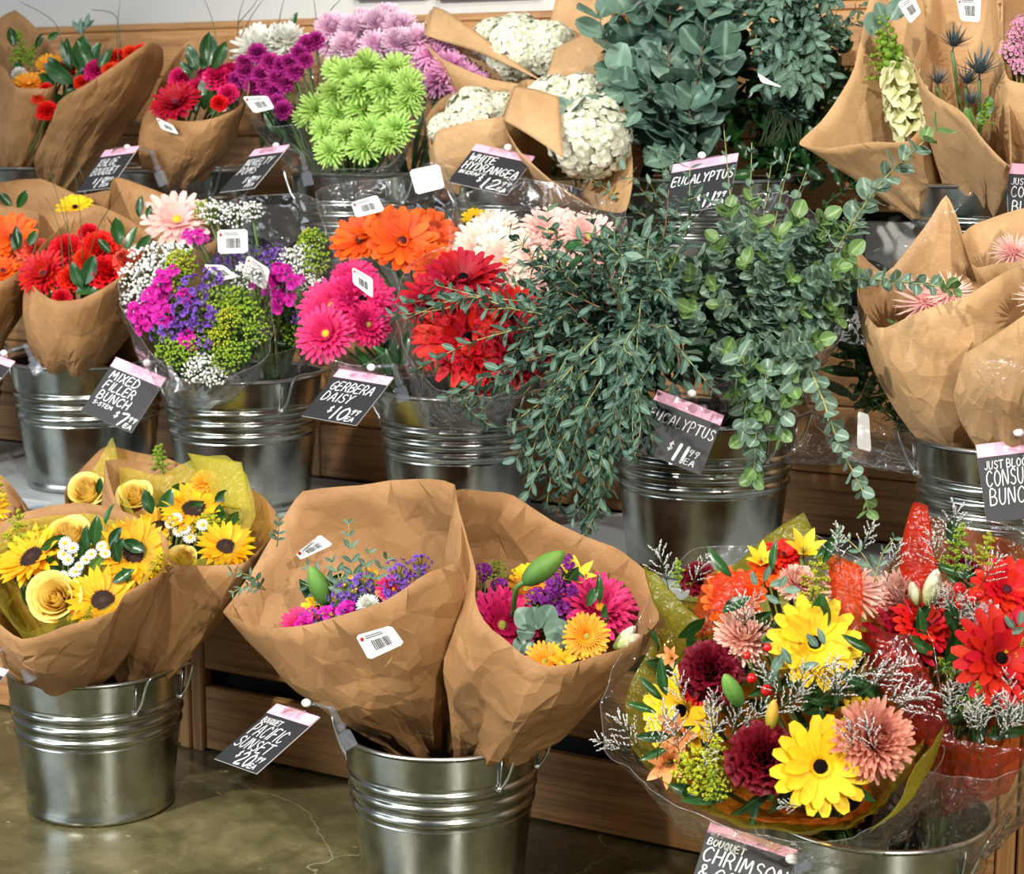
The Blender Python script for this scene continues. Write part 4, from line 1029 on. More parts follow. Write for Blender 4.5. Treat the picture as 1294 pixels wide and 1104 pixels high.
# ------------------------------------------------------------------ bouquet assembly
BACK = -FWD
R_ = random.Random(11)
def idir(ang, toward=.25):
    a = radians(ang); return (RIGHT * cos(a) + UP * sin(a) + BACK * toward).normalized()
def put(kind, parent, M):
    nm, me, subs = R_.choice(PROTO[kind])
    o = obj(nm, me, parent, M)
    for sn, sm, SM in subs: obj(sn, sm, o, M @ SM)
    return o
class Bouquet:
    def __init__(self, bucket_key, off, Y, label, cat='bouquet', name='bouquet', group=None, depth=.05):
        P = BUCKETS[bucket_key]
        self.base = P + Vector((off[0], off[1], BH - depth))
        self.foot = P + Vector((off[0] * .6, off[1] * .6, .024))
        self.Y = Y
        self.root = thing(name, label, cat, self.foot, group)
        b_ = MB()
        for i in range(7):
            a = i * 2.4; k = .012 * sqrt(i)
            tube(b_, [self.foot + Vector((k * cos(a), k * sin(a), 0)), self.base + Vector((k * cos(a), k * sin(a), .02))], .0032, 6)
        self.stemb = obj('stem_bundle', b_.mesh('stem_bundle', M_STEMD), self.root, kind='stuff')
        self.count = 0
    def P(self, px, py, dY=0.0): return at(px, py, self.Y + dY)
    def s(self, px, py, dY=0.0): return px_m(px, py, self.Y + dY)
    def flower(self, kind, px, py, r, n=(0, .6), dY=0.0, stem=True, spin=None):
        P = self.P(px, py, dY); nn = (RIGHT * n[0] + UP * n[1] + BACK).normalized(); sc = r * self.s(px, py, dY)
        o = put(kind, self.root, frame(nn, R_.uniform(0, 6.28) if spin is None else spin, sc, P))
        if stem:
            b_ = MB(); A = P - nn * sc * .25; Bp = self.base + Vector((R_.uniform(-.012, .012), R_.uniform(-.012, .012), .0)); mid = A - nn * sc * .9; mid = mid * .6 + Bp * .4
            tube(b_, catmull([A, mid, Bp], 7), min(.003, .07 * sc + .0012), 5); obj('stem', b_.mesh('stem', M_STEM), o)
        return o
    def many(self, kind, pts, n=(0, .6), dY=0.0, jit=.25, stem=True):
        for p in pts:
            self.flower(kind, p[0], p[1], p[2], (n[0] + R_.uniform(-jit, jit), n[1] + R_.uniform(-jit, jit)), dY + (p[3] if len(p) > 3 else 0), stem)
    def sprig(self, kind, px, py, ang, ln, dY=0.0, toward=.25):
        """sprig whose foot is at the pixel, growing towards ang for ln pixels"""
        P = self.P(px, py, dY)
        return put(kind, self.root, frame(idir(ang, toward), R_.uniform(0, 6.28), ln * self.s(px, py, dY), P))
    def leaf(self, kind, px, py, ang, ln, dY=0.0, tilt=None, toward=.15):
        P = self.P(px, py, dY); d = idir(ang, toward)
        tl = R_.uniform(-.5, .5) if tilt is None else tilt
        side = d.cross(BACK).normalized(); nn = side.cross(d); nn = (nn * cos(tl) + side * sin(tl)).normalized(); x = d.cross(nn)
        M = Matrix((x, d, nn)).transposed().to_4x4(); M.translation = P
        return obj('leaf', R_.choice(LEAF[kind]), self.root, M @ Matrix.Scale(ln * self.s(px, py, dY), 4))
    def wrap(self, rim, mat, name='kraft_wrap', rb=.035, bulge=.02, crumple=.006, rows=None, cols=None, base=None, thick=.0006, label=None, seed=0, pleat=1.0, sharp=.55, facet=None):
        """sheet rolled into a cone: rim pixels (with depth) lofted down to a gathered neck; kraft gets creased facets"""
        facet = mat in (M_KRAFT, M_KRAFT2) if facet is None else facet
        rows = rows or (12 if facet else 22); cols = cols or (52 if facet else 120)
        pts = [self.P(*p) for p in rim]; k = len(pts)
        if name in ('yellow_tissue', 'olive_mesh', 'orange_mesh', 'amber_mesh'): base = self.base + Vector((0, .01, .05)); rb *= .6; bulge = 0
        loop = catmull(pts, cols, True)
        for i in range(cols):
            u = i * k / cols; s = int(u); u -= s
            loop[i] = loop[i].lerp(pts[s % k].lerp(pts[(s + 1) % k], u), sharp)
        cen = sum(loop, Vector()) / cols; base = self.base if base is None else base
        ax = (cen - base).normalized(); v = []
        r = random.Random(seed + len(rim)); so = Vector((r.uniform(0, 50), r.uniform(0, 50), r.uniform(0, 50)))
        dirs = []
        for p in loop:
            rad = p - cen; rad -= ax * rad.dot(ax); dirs.append(rad.normalized())
        for j in range(rows + 1):
            for i in range(cols):
                t = j / rows; ii = i
                if facet and 0 < j < rows:
                    t += r.uniform(-.36, .36) / rows; ii = i + r.uniform(-.36, .36)
                a_ = int(math.floor(ii)); fr = ii - a_
                p = loop[a_ % cols].lerp(loop[(a_ + 1) % cols], fr); dr_ = dirs[a_ % cols].lerp(dirs[(a_ + 1) % cols], fr).normalized()
                bp = base + dr_ * rb * (1 + .25 * sin(i * 2 * pi * 9 / cols + seed) * pleat * (1 - t))
                q = bp.lerp(p, t) + dr_ * bulge * sin(pi * t ** 1.15)
                env = min(1, t * 3) * (1 if t < .9 else .5)
                if facet:
                    nz = noise.noise(q * 8 + so) * 1.3 + noise.noise(q * 19 + so) * .8 + r.uniform(-.12, .12)
                    pl = sin(i * 2 * pi * 7 / cols + 3 * noise.noise(q * 6 + so)) * (1 - t) * .9 * pleat
                else:
                    nz = noise.noise(q * 9 + so) * 1.2 + (abs(noise.noise(q * 17 + so)) - .25) * 1.6 + noise.noise(q * 38 + so) * .35
                    pl = sin(i * 2 * pi * 17 / cols + 5 * noise.noise(q * 8 + so)) * (.35 + .4 * (1 - t)) * pleat
                v.append(q + dr_ * crumple * env * (nz + pl))
        fs = []
        for f in grid_faces(cols, rows + 1, True):
            if facet: fs += [(f[0], f[1], f[2]), (f[0], f[2], f[3])] if r.random() < .5 else [(f[0], f[1], f[3]), (f[1], f[2], f[3])]
            else: fs.append(f)
        b_ = MB(); b_.add(v, fs, 0)
        me = b_.mesh(name, mat, smooth=True)
        if facet: me.set_sharp_from_angle(angle=radians(8))
        o = obj(name, me, self.root, label=label)
        if mat in (M_FILM, M_FILM2):
            e_ = MB(); ring = v[-cols:]; tube(e_, ring + ring[:1], .0005, 4, cap=False); obj('edge_glint', e_.mesh('edge_glint', M_EDGEGLINT), o)  # tube added round the rim to imitate light caught on the film edge
        if thick:
            md = o.modifiers.new('paper_thickness', 'SOLIDIFY'); md.thickness = thick; md.offset = 0
        return o
    def sheet(self, quad, mat, name, nu=14, nv=14, crumple=.006, bow=.03, thick=.0004, seed=1):
        """loose sheet between four corner pixels (TL, TR, BR, BL), bowed towards the viewer"""
        A, B, C, D = [self.P(*p) for p in quad]; v = []; so = Vector((seed * 7.1, seed * 3.3, 0)); nn = (B - A).cross(D - A).normalized()
        if nn.dot(FWD) > 0: nn = -nn
        for j in range(nv + 1):
            for i in range(nu + 1):
                s_, t = i / nu, j / nv; q = A.lerp(B, s_).lerp(D.lerp(C, s_), t)
                v.append(q + nn * (bow * sin(pi * s_) * (.4 + .6 * sin(pi * t)) + crumple * (noise.noise(q * 14 + so) + .4 * noise.noise(q * 35 + so))))
        b_ = MB(); b_.add(v, grid_faces(nu + 1, nv + 1), 0); o = obj(name, b_.mesh(name, mat), self.root)
        if thick: md = o.modifiers.new('sheet_thickness', 'SOLIDIFY'); md.thickness = thick; md.offset = 0
        return o
    def sticker(self, quad, bars=True, dY=0.0, name='barcode_label'):
        """small white label: corners TL, TR, BR, BL in pixels"""
        A, B, C, D = [self.P(x, y, dY) for x, y in quad]
        nn = (B - A).cross(D - A).normalized()
        if nn.dot(FWD) > 0: nn = -nn
        def Q(u, w, o=0.0): return A.lerp(B, u).lerp(D.lerp(C, u), w) + nn * o
        k = .09; out = [(k, 0), (1 - k, 0), (1, k), (1, 1 - k), (1 - k, 1), (k, 1), (0, 1 - k), (0, k)]
        b_ = MB(); b_.add([Q(*p) for p in out] + [Q(p[0], p[1], -.0005) for p in out], [tuple(range(8)), tuple(range(8, 16))[::-1]] + [(i, (i + 1) % 8, 8 + (i + 1) % 8, 8 + i) for i in range(8)])
        lb = obj(name, b_.mesh(name, M_LABEL, False), self.root)
        if bars:
            b_ = MB(); u = .3
            rr = random.Random(5)
            while u < .78:
                w = rr.choice((.012, .02, .03)); b_.add([Q(u, .36, .0004), Q(u + w, .36, .0004), Q(u + w, .78, .0004), Q(u, .78, .0004)], [(0, 1, 2, 3)]); u += w + rr.choice((.012, .02))
            for y_ in (.12, .2): b_.add([Q(.22, y_, .0004), Q(.7, y_, .0004), Q(.7, y_ + .035, .0004), Q(.22, y_ + .035, .0004)], [(0, 1, 2, 3)])
            obj('barcode', b_.mesh('barcode', M_BAR, False), lb, kind='stuff')
            b_ = MB(); c = Q(.12, .2, .0005); ball(b_, c, (B - A).length * .045, 8, 5, 0, t=.5); obj('flower_logo', b_.mesh('flower_logo', P_SCA), lb)
        return lb
    def fill(self, n, cx, cy, rx, ry, dy0, dy1, kinds, l0, l1):
        for _ in range(n):
            a = R_.uniform(0, 6.283); k = sqrt(R_.random())
            self.leaf(R_.choice(kinds), cx + rx * k * cos(a), cy + ry * k * sin(a), R_.uniform(0, 360), R_.uniform(l0, l1), R_.uniform(dy0, dy1), R_.uniform(-.9, .9))
    def grass(self, pts_list, dY=0.0):
        for pts in pts_list:
            b_ = MB(); tube(b_, catmull([self.P(x, y, dY) for x, y in pts], 14), .0013, 4, r1=.0005); obj('grass_blade', b_.mesh('grass_blade', M_LEAF), self.root)

class Foliage(Bouquet):
    """bunch of leafy branches; leaves are parts of their branch up to 300, the rest one joined part"""
    def start(self): self.leaves = []
    def branch(self, pts, kinds, step, size, twig, rad=.0016, tip=None, droop=.6, spread=1.1, taper=.45, opposite=True, facing=.35, skip=0):
        path = catmull([self.P(*p) for p in pts], max(8, 5 * len(pts)))
        b_ = MB(); tube(b_, path, rad, 5, r1=rad * .4)
        br = obj('branch', b_.mesh('branch', twig), self.root)
        ln = sum((b - a).length for a, b in zip(path, path[1:])); acc = 0; nxt = step * skip; node = 0
        spin = R_.uniform(0, 6.28)
        for a, b in zip(path, path[1:]):
            d = b - a; l_ = d.length
            if l_ < 1e-6: continue
            d.normalize()
            while nxt < acc + l_:
                P = a + d * (nxt - acc); t = nxt / ln
                side = d.cross(BACK); side = side.normalized() if side.length > 1e-4 else RIGHT.copy(); oth = side.cross(d)
                spin += pi / 2 + R_.uniform(-.35, .35)
                for k in ((0, 1) if opposite else (node % 2,)):
                    ang = spin + k * pi
                    out = side * cos(ang) + oth * sin(ang)
                    ld = (out * spread + d * .7 + BACK * facing * .4 + Vector((0, 0, -1)) * droop * .3).normalized()
                    nn = (d * .8 + BACK * facing + Vector((0, 0, .5)) + Vector((R_.uniform(-.4, .4), R_.uniform(-.4, .4), R_.uniform(-.4, .4))))
                    nn = nn - ld * nn.dot(ld); nn = nn.normalized() if nn.length > 1e-4 else BACK.copy(); x = ld.cross(nn)
                    M = Matrix((x, ld, nn)).transposed().to_4x4(); M.translation = P
                    sz = size * (1 - taper * t) * R_.uniform(.8, 1.15)
                    kk = tip if (tip and t > .92) else R_.choice(kinds)
                    self.leaves.append((br, R_.choice(LEAF[kk]), M @ Matrix.Scale(sz, 4)))
                node += 1; nxt += step * R_.uniform(.85, 1.15) * (1 - .35 * t)
            acc += l_
        return br
    def scatter(self, n, cx, cy, rx, ry, dy0, dy1, kinds, s0, s1):
        """inner leaves of the bunch, turned every way"""
        for _ in range(n):
            a = R_.uniform(0, 6.283); k = sqrt(R_.random()); P = self.P(cx + rx * k * cos(a), cy + ry * k * sin(a), R_.uniform(dy0, dy1))
            M = frame(Vector((R_.uniform(-1, 1), R_.uniform(-1.4, .4), R_.uniform(-.3, 1))), R_.uniform(0, 6.28), R_.uniform(s0, s1), P)
            self.leaves.append((self.stemb, R_.choice(LEAF[R_.choice(kinds)]), M))
    def finish(self, limit=300):
        def key(l):
            c = l[2] @ Vector((0, .5, 0)); return (c - CAM).length / l[2].col[0].to_3d().length
        self.leaves.sort(key=key)
        for br, me, M in self.leaves[:limit]: obj('leaf', me, br, M)
        rest = self.leaves[limit:]
        if rest:
            bym = {}
            for br, me, M in rest: bym.setdefault(me.materials[0].name, []).append((me, M))
            b_ = MB(); mats = []
            for mi, (k, ls) in enumerate(bym.items()):
                mats.append(bpy.data.materials[k])
                for me, M in ls:
                    b_.add([M @ q.co for q in me.vertices], [tuple(p.vertices) for p in me.polygons], mi, [a.value for a in me.attributes['t'].data])
            obj('leaf_mass', b_.mesh('leaf_mass', mats), self.root, kind='stuff')
# ================================================================== bouquets on the floor
GF = 'bouquets in the floor buckets'
# --- sunflower bouquet, front
B = Bouquet('A', (-.02, -.06), 2.06, 'kraft-wrapped bouquet of three sunflowers and two open yellow roses, chamomile between', group=GF)
B.wrap([(33, 646, .06), (77, 637, .1), (112, 636, .11), (153, 646, .1), (184, 659, .08), (209, 679, .05), (214, 702, 0), (204, 725, -.04), (158, 750, -.09), (143, 773, -.11), (87, 790, -.13), (31, 808, -.13), (0, 787, -.1), (-28, 745, -.05), (-22, 690, .0), (0, 660, .04)], M_KRAFT, bulge=.02, seed=3)
B.wrap([(20, 660, .04), (70, 650, .07), (120, 650, .08), (180, 675, .05), (202, 700, 0), (185, 730, -.04), (130, 768, -.08), (85, 778, -.1), (33, 800, -.12), (4, 775, -.09), (-16, 735, -.04), (-10, 690, .01)], M_TISSUE_Y, 'yellow_tissue', bulge=.02, crumple=.005, seed=4, thick=0)
B.flower('sunflower', 42, 706, 50, (-.6, 1.1), .0); B.flower('sunflower', 170, 699, 48, (.25, .5), .03); B.flower('sunflower', 130, 760, 46, (.1, .65), -.04)
B.flower('rose', 72, 757, 37, (-.05, .3), -.07); B.flower('rose', 88, 682, 34, (0, .9), .05)
B.many('chamomile', [(82, 686, 9), (92, 692, 8), (80, 700, 8), (86, 707, 8), (95, 722, 9), (100, 715, 7), (72, 731, 8), (80, 727, 7), (115, 700, 8), (128, 690, 7), (133, 699, 7), (108, 707, 7)], dY=-.02)
for p in ((118, 690, 80, 40), (100, 705, 70, 34), (112, 695, 95, 32), (138, 690, 55, 30), (143, 705, 60, 30), (78, 722, 130, 28), (70, 728, 100, 24), (150, 712, 100, 30), (45, 770, 120, 36), (35, 765, 60, 30), (60, 740, 140, 26)): B.leaf('ruscus', *p, dY=-.0)
B.leaf('olive', 112, 724, 50, 30, -.03)
B.sprig('solidago', 18, 702, 80, 62, .02); B.sprig('solidago', 30, 700, 55, 45, .02); B.sprig('solidago', 190, 728, 60, 36, -.01); B.sprig('solgreen', 108, 788, 70, 26, -.08); B.sprig('solidago', 4, 722, 150, 30, .0)
B.fill(22, 105, 715, 80, 55, -.01, .05, ('ruscus',), 24, 38)
# --- sunflower bouquet behind it
B = Bouquet('A', (.05, .03), 2.235, 'kraft-wrapped sunflower bouquet with yellow mesh standing up behind, beside the taller kraft cone', group=GF)
B.wrap([(135, 583, .03), (150, 640, -.02), (205, 695, -.06), (222, 713, -.08), (265, 714, -.1), (308, 712, -.08), (336, 685, -.03), (352, 655, .02), (330, 625, .07), (290, 606, .09), (230, 593, .11), (180, 583, .09)], M_KRAFT, bulge=.025, seed=8)
B.wrap([(150, 590, .04), (170, 650, -.03), (215, 700, -.07), (262, 706, -.1), (300, 700, -.07), (322, 650, .0), (312, 600, .05), (285, 575, .09), (245, 580, .1), (200, 600, .08)], M_TISSUE_Y, 'yellow_tissue', bulge=.02, crumple=.006, seed=9, thick=0)
B.sheet([(236, 572, .1), (306, 584, .06), (318, 645, .02), (262, 636, .06)], M_TISSUE_Y, 'mesh_flap', seed=3, bow=.015)
B.flower('sunflower', 245, 645, 46, (.1, 1.2), .02); B.flower('sunflower', 285, 692, 38, (.2, 1.0), -.03); B.flower('sunflower', 200, 668, 36, (-.3, 1.0), .0)
B.flower('rose', 172, 628, 24, (-.1, .7), .03); B.flower('rose', 232, 706, 20, (0, .6), -.05)
B.many('chamomile', [(222, 655, 9), (226, 671, 8), (240, 679, 9), (256, 663, 8), (234, 668, 8), (215, 662, 7)], dY=-.02)
for p in ((192, 650, 105, 34), (205, 652, 70, 38), (250, 710, 60, 36), (300, 695, 20, 24), (228, 706, 130, 24), (285, 665, 50, 26), (262, 708, 40, 34)): B.leaf('ruscus', *p, dY=-.01)
B.sprig('solidago', 262, 690, 75, 42, -.01); B.sprig('solidago', 275, 682, 60, 36, .0); B.sprig('solgreen', 207, 600, 95, 40, .08); B.many('yellowfill', [(262, 664, 20)])
B.flower('ger_ydark', 260, 608, 20, (0, .9), .06)
B.fill(14, 240, 665, 70, 40, .0, .05, ('ruscus',), 24, 38)
# --- third sunflower cone: only its pale rose shows
B = Bouquet('A', (.02, .07), 2.31, 'kraft cone with one pale yellow rose at its lip behind the sunflower bouquets', group=GF)
B.wrap([(80, 619, -.02), (84, 645, -.06), (120, 648, -.08), (160, 640, -.06), (230, 640, -.04), (268, 605, .02), (215, 580, .08), (175, 572, .1), (133, 564, .09), (105, 590, .05)], M_KRAFT, bulge=.02, seed=12)
B.wrap([(90, 625, -.02), (118, 640, -.06), (145, 632, -.04), (150, 590, .04), (142, 552, .08), (120, 590, .05)], M_TISSUE_Y, 'yellow_tissue', bulge=.01, crumple=.004, seed=13, thick=0)
B.flower('rose', 112, 622, 28, (-.2, .7), .0); B.leaf('ruscus', 124, 625, 80, 22, -.01); B.sprig('solgreen', 205, 605, 100, 42, .03)
# --- cone at the frame edge
B = Bouquet('A', (-.07, .05), 2.22, 'kraft cone with yellow lining cut off by the frame beside the sunflowers', group=GF)
B.wrap([(-70, 640, -.05), (-40, 700, -.1), (0, 716, -.1), (28, 680, -.05), (33, 645, .0), (15, 615, .06), (-4, 596, .09), (-45, 600, .07)], M_KRAFT, bulge=.02, seed=14)
B.flower('sunflower', -20, 645, 34, (.1, .8), 0); B.sprig('solidago', -6, 640, 80, 40)

# --- tall kraft bouquet with purple statice
B = Bouquet('B', (-.035, .02), 2.11, 'big crumpled kraft cone with purple statice and eucalyptus, barcode label on its front', group=GF)
B.wrap([(283, 773, -.03), (313, 790, -.1), (354, 791, -.13), (390, 789, -.14), (433, 776, -.145), (487, 758, -.13), (538, 725, -.1), (580, 708, -.05), (583, 660, .01), (573, 609, .05), (520, 604, .09), (461, 612, .11), (382, 620, .1), (355, 660, .07), (321, 720, .03), (295, 758, 0)], M_KRAFT, bulge=.03, crumple=.009, seed=21)
B.many('statice', [(435, 752, 22), (458, 738, 18), (443, 768, 20), (505, 722, 20), (530, 713, 17), (500, 745, 20), (400, 782, 18), (470, 765, 18), (520, 738, 16)], dY=-.03)
B.many('dianthus', [(415, 776, 14), (438, 770, 14), (385, 786, 14)], dY=-.05)
B.flower('ger_pink', 382, 792, 30, (-.2, .8), -.03); B.flower('ger_pink', 497, 745, 22, (.2, .9), -.02)
B.flower('ger_yellow', 402, 768, 22, (0, .8), .0); B.flower('ger_yellow', 440, 740, 18, (0, .9), .02); B.flower('ger_amber', 466, 731, 17, (0, .9), .02)
B.flower('lily_yellow', 400, 775, 22, (-.3, 1), .0)
B.flower('mum_white', 465, 764, 16, (0, .7), -.06)
B.sprig('bud_green', 414, 765, 112, 56, -.0)
for (x, y, a, n) in ((450, 760, 95, 9), (470, 750, 65, 7), (425, 755, 120, 6), (480, 740, 45, 6)):
    pass
def small_euc(B, pts, size, step, kinds=('euc',), twig=M_TWIG):
    """one leafy sprig given by pixels; leaves are pieces of the sprig"""
    path = catmull([B.P(*p) for p in pts], 4 * len(pts)); b_ = MB(); tube(b_, path, .0011, 4, r1=.0005); br = obj('eucalyptus_sprig', b_.mesh('eucalyptus_sprig', twig), B.root)
    k = 0
    ln = sum((b - a).length for a, b in zip(path, path[1:])); acc = 0; nxt = step
    for a, b in zip(path, path[1:]):
        d = (b - a); l_ = d.length; d.normalize()
        while nxt < acc + l_:
            P = a + d * (nxt - acc); side = d.cross(BACK).normalized()
            for s in (-1, 1):
                ld = (side * s * R_.uniform(.5, 1.1) + d * .8 + BACK * R_.uniform(-.2, .5)).normalized(); nn = BACK + Vector((R_.uniform(-.6, .6), R_.uniform(-.6, .6), R_.uniform(0, .8))); nn = (nn - ld * nn.dot(ld)).normalized(); x = ld.cross(nn)
                M = Matrix((x, ld, nn)).transposed().to_4x4(); M.translation = P
                obj('leaf', R_.choice(LEAF[R_.choice(kinds)]), br, M @ Matrix.Scale(size * (1 - .5 * nxt / ln) * R_.uniform(.8, 1.2), 4))
            nxt += step * R_.uniform(.85, 1.15)
        acc += l_
small_euc(B, [(447, 770), (446, 720), (440, 660)], .026, .018); small_euc(B, [(470, 760), (478, 725), (492, 700)], .024, .017); small_euc(B, [(440, 765), (428, 728), (418, 702)], .025, .017)
small_euc(B, [(425, 770), (405, 750), (380, 735)], .026, .018); small_euc(B, [(460, 760), (462, 720), (468, 690)], .022, .018); small_euc(B, [(430, 760), (410, 728), (384, 712)], .022, .018)
small_euc(B, [(335, 745, -.04), (318, 728, -.07), (288, 722, -.1)], .02, .014); small_euc(B, [(335, 745, -.04), (312, 740, -.08), (292, 750, -.1)], .018, .013); small_euc(B, [(350, 690, .0), (352, 668, -.02), (352, 650, -.03)], .02, .016)
B.sticker([(449, 803), (494, 790), (511, 813), (466, 834)], dY=-.215); B.sticker([(374, 700), (404, 675), (421, 688), (380, 707)], dY=.03)
B.fill(14, 450, 760, 70, 24, .0, .05, ('ruscus', 'euc'), 24, 38)
# --- kraft bouquet with hot pink gerberas
B = Bouquet('B', (.045, .015), 2.13, 'wide kraft cone with hot pink and amber gerberas around one fat green lily bud', group=GF)
B.wrap([(575, 618, .02), (588, 670, -.02), (601, 720, -.06), (600, 753, -.1), (616, 791, -.13), (652, 822, -.15), (688, 841, -.15), (724, 838, -.14), (757, 827, -.12), (803, 814, -.08), (831, 784, -.02), (828, 743, .03), (810, 715, .06), (782, 694, .09), (731, 674, .11), (693, 654, .11), (645, 622, .1), (606, 618, .06)], M_KRAFT, bulge=.028, crumple=.009, seed=33)
B.flower('ger_hot', 634, 790, 50, (.35, .35), -.04, spin=.3); B.flower('ger_pink', 758, 768, 48, (.2, .75), .03); B.flower('ger_amber', 741, 804, 32, (.05, .25), -.06)
B.flower('ger_amber', 665, 745, 32, (-.1, 1.1), .04); B.flower('ger_amber', 688, 836, 30, (-.1, .6), -.08); B.flower('lily_yellow', 728, 735, 32, (.1, 1.0), .05); B.flower('lily_yellow', 712, 838, 26, (0, .6), -.07); B.flower('ger_yellow', 668, 728, 24, (0, 1.2), .06)
B.many('stock', [(715, 715, 17, .05), (700, 740, 20, .02), (692, 760, 20), (712, 772, 18), (722, 752, 18, .02), (690, 778, 15), (612, 722, 14, .02), (632, 742, 15), (700, 795, 12), (678, 755, 16)], dY=.0)
B.many('greenfill', [(625, 722, 16, .03), (640, 755, 16, .02), (668, 765, 16)], dY=.0)
B.sprig('bud_green', 661, 737, 38, 66, -.06, .1)
b_ = MB(); tube(b_, catmull([B.P(663, 735, -.06), B.P(652, 745, -.06), B.P(648, 780, -.03)], 10), .004, 8); obj('bud_stem', b_.mesh('bud_stem', M_STEM), B.root)
for p in ((672, 792, 130, 30), (678, 795, 95, 30), (682, 792, 60, 32), (688, 800, 20, 32), (676, 800, 170, 24), (668, 805, 230, 26), (672, 810, 255, 24), (690, 815, 275, 24), (690, 806, 340, 26)): B.leaf('dollar', *p, dY=-.05)
B.sprig('bud_white', 775, 818, 25, 38, -.03, .1); B.sprig('bud_white', 778, 816, 45, 36, -.02, .1)

B.fill(20, 700, 775, 90, 45, .0, .06, ('ruscus', 'lily'), 24, 40)
# --- crimson and yellow bouquet
B = Bouquet('C', (-.03, -.03), 2.02, 'clear-sleeved bouquet of yellow gerberas, burgundy carnations and peach mums in olive mesh', group=GF)
B.wrap([(757, 890, -.02), (764, 945, -.08), (800, 978, -.12), (860, 1018, -.15), (920, 1046, -.16), (1000, 1062, -.16), (1078, 1058, -.14), (1130, 1030, -.1), (1188, 960, -.02), (1195, 900, .05), (1175, 800, .1), (1110, 720, .14), (1000, 664, .16), (950, 690, .15), (880, 690, .13), (830, 740, .08), (800, 800, .04), (772, 850, 0)], M_FILM2, 'cellophane_sleeve', rb=.05, bulge=.02, crumple=.01, seed=41, thick=0)
B.wrap([(790, 880, .0), (800, 945, -.06), (850, 1000, -.12), (920, 1038, -.145), (1000, 1050, -.15), (1072, 1045, -.13), (1120, 1010, -.08), (1165, 945, -.01), (1150, 860, .06), (1100, 760, .11), (1000, 700, .14), (900, 720, .12), (835, 790, .06)], M_TISSUE_G, 'olive_mesh', rb=.045, bulge=.015, crumple=.008, seed=43, thick=0)
B.wrap([(860, 980, -.09), (920, 1028, -.13), (990, 1040, -.14), (1060, 1036, -.12), (1100, 1000, -.07), (1060, 900, .02), (960, 860, .04), (880, 900, 0)], M_TISSUE_OW, 'orange_mesh', rb=.04, bulge=.01, crumple=.006, seed=44, thick=0)
B.sheet([(813, 712, .06), (828, 722, .04), (902, 800, .0), (862, 830, .04)], M_TISSUE_G, 'mesh_flap', seed=4, bow=.02)
B.sheet([(880, 760, .12), (1015, 646, .14), (1045, 700, .12), (930, 745, .09)], M_TISSUE_G, 'mesh_flap', seed=5, bow=.01)
B.sheet([(890, 725, .03), (955, 720, .02), (905, 800, .0), (865, 810, .02)], M_TISSUE_O, 'mesh_flap', seed=6, bow=.01)
B.sheet([(1040, 690, .08), (1090, 715, .05), (1085, 830, .0), (1060, 790, .04)], M_TISSUE_O, 'mesh_flap', seed=7, bow=.02)
B.sheet([(1098, 1052, -.15), (1150, 985, -.12), (1192, 915, -.02), (1160, 985, -.06)], M_TISSUE_G, 'mesh_flap', seed=14, bow=.015)
B.flower('ger_yellow', 1029, 812, 60, (.0, .3), -.03, spin=.2); B.flower('ger_yellow', 1036, 968, 64, (.05, .15), -.12, spin=.5); B.flower('ger_yellow', 862, 898, 58, (-.75, .25), -.03); B.flower('ger_yellow', 1090, 905, 30, (.3, .4), .0)
B.flower('carn_bur', 898, 848, 40, (-.1, .4), -.05); B.flower('carn_bur', 965, 958, 46, (-.05, .3), -.12); B.flower('carn_bur', 882, 730, 24, (-.2, .8), .06); B.flower('carn_red', 885, 865, 26, (-.2, .2), -.03)
B.flower('ger_orange', 928, 757, 44, (-.2, .65), .03) ; B.flower('ger_orange', 975, 722, 32, (0, .9), .07); B.flower('mum_lpeach', 940, 806, 44, (-.1, .7), -.01); B.flower('mum_peach', 1105, 934, 56, (.15, .25), -.09); B.flower('mum_lpeach', 1075, 748, 46, (.0, .9), .06)
B.flower('mum_lpeach', 1008, 738, 30, (.0, .9), .06)
B.flower('lily_yellow', 962, 712, 28, (-.1, .9), .07); B.flower('lily_yellow', 1015, 700, 34, (.1, 1.0), .08); B.flower('ger_scarlet', 990, 700, 26, (0, 1.1), .09)
B.flower('lily_apricot', 862, 928, 42, (-.7, .1), -.06); B.flower('lily_apricot', 850, 962, 38, (-.6, -.1), -.08); B.flower('lily_apricot', 850, 832, 20, (-.6, .4), .02)
B.sprig('bud_orange', 973, 922, 85, 42, -.11, .3); B.sprig('bud_green', 936, 892, 118, 50, -.1, .3); B.flower('bud_green', 965, 812, 18, (0, .8), -.02)
B.many('berry', [(950, 857, 7), (969, 872, 8), (970, 818, 6), (978, 845, 5), (944, 828, 5)], dY=-.06, jit=.5)
B.sprig('solidago', 900, 1010, 125, 70, -.13); B.sprig('solidago', 875, 985, 60, 56, -.12); B.sprig('solidago', 905, 985, 90, 60, -.12); B.many('yellowfill', [(882, 972, 32), (905, 990, 24)], dY=-.13)
B.sprig('solidago', 1022, 770, 80, 76, .03); B.sprig('solgreen', 862, 750, 100, 46, .05); B.sprig('solgreen', 905, 1015, 100, 46, -.14)
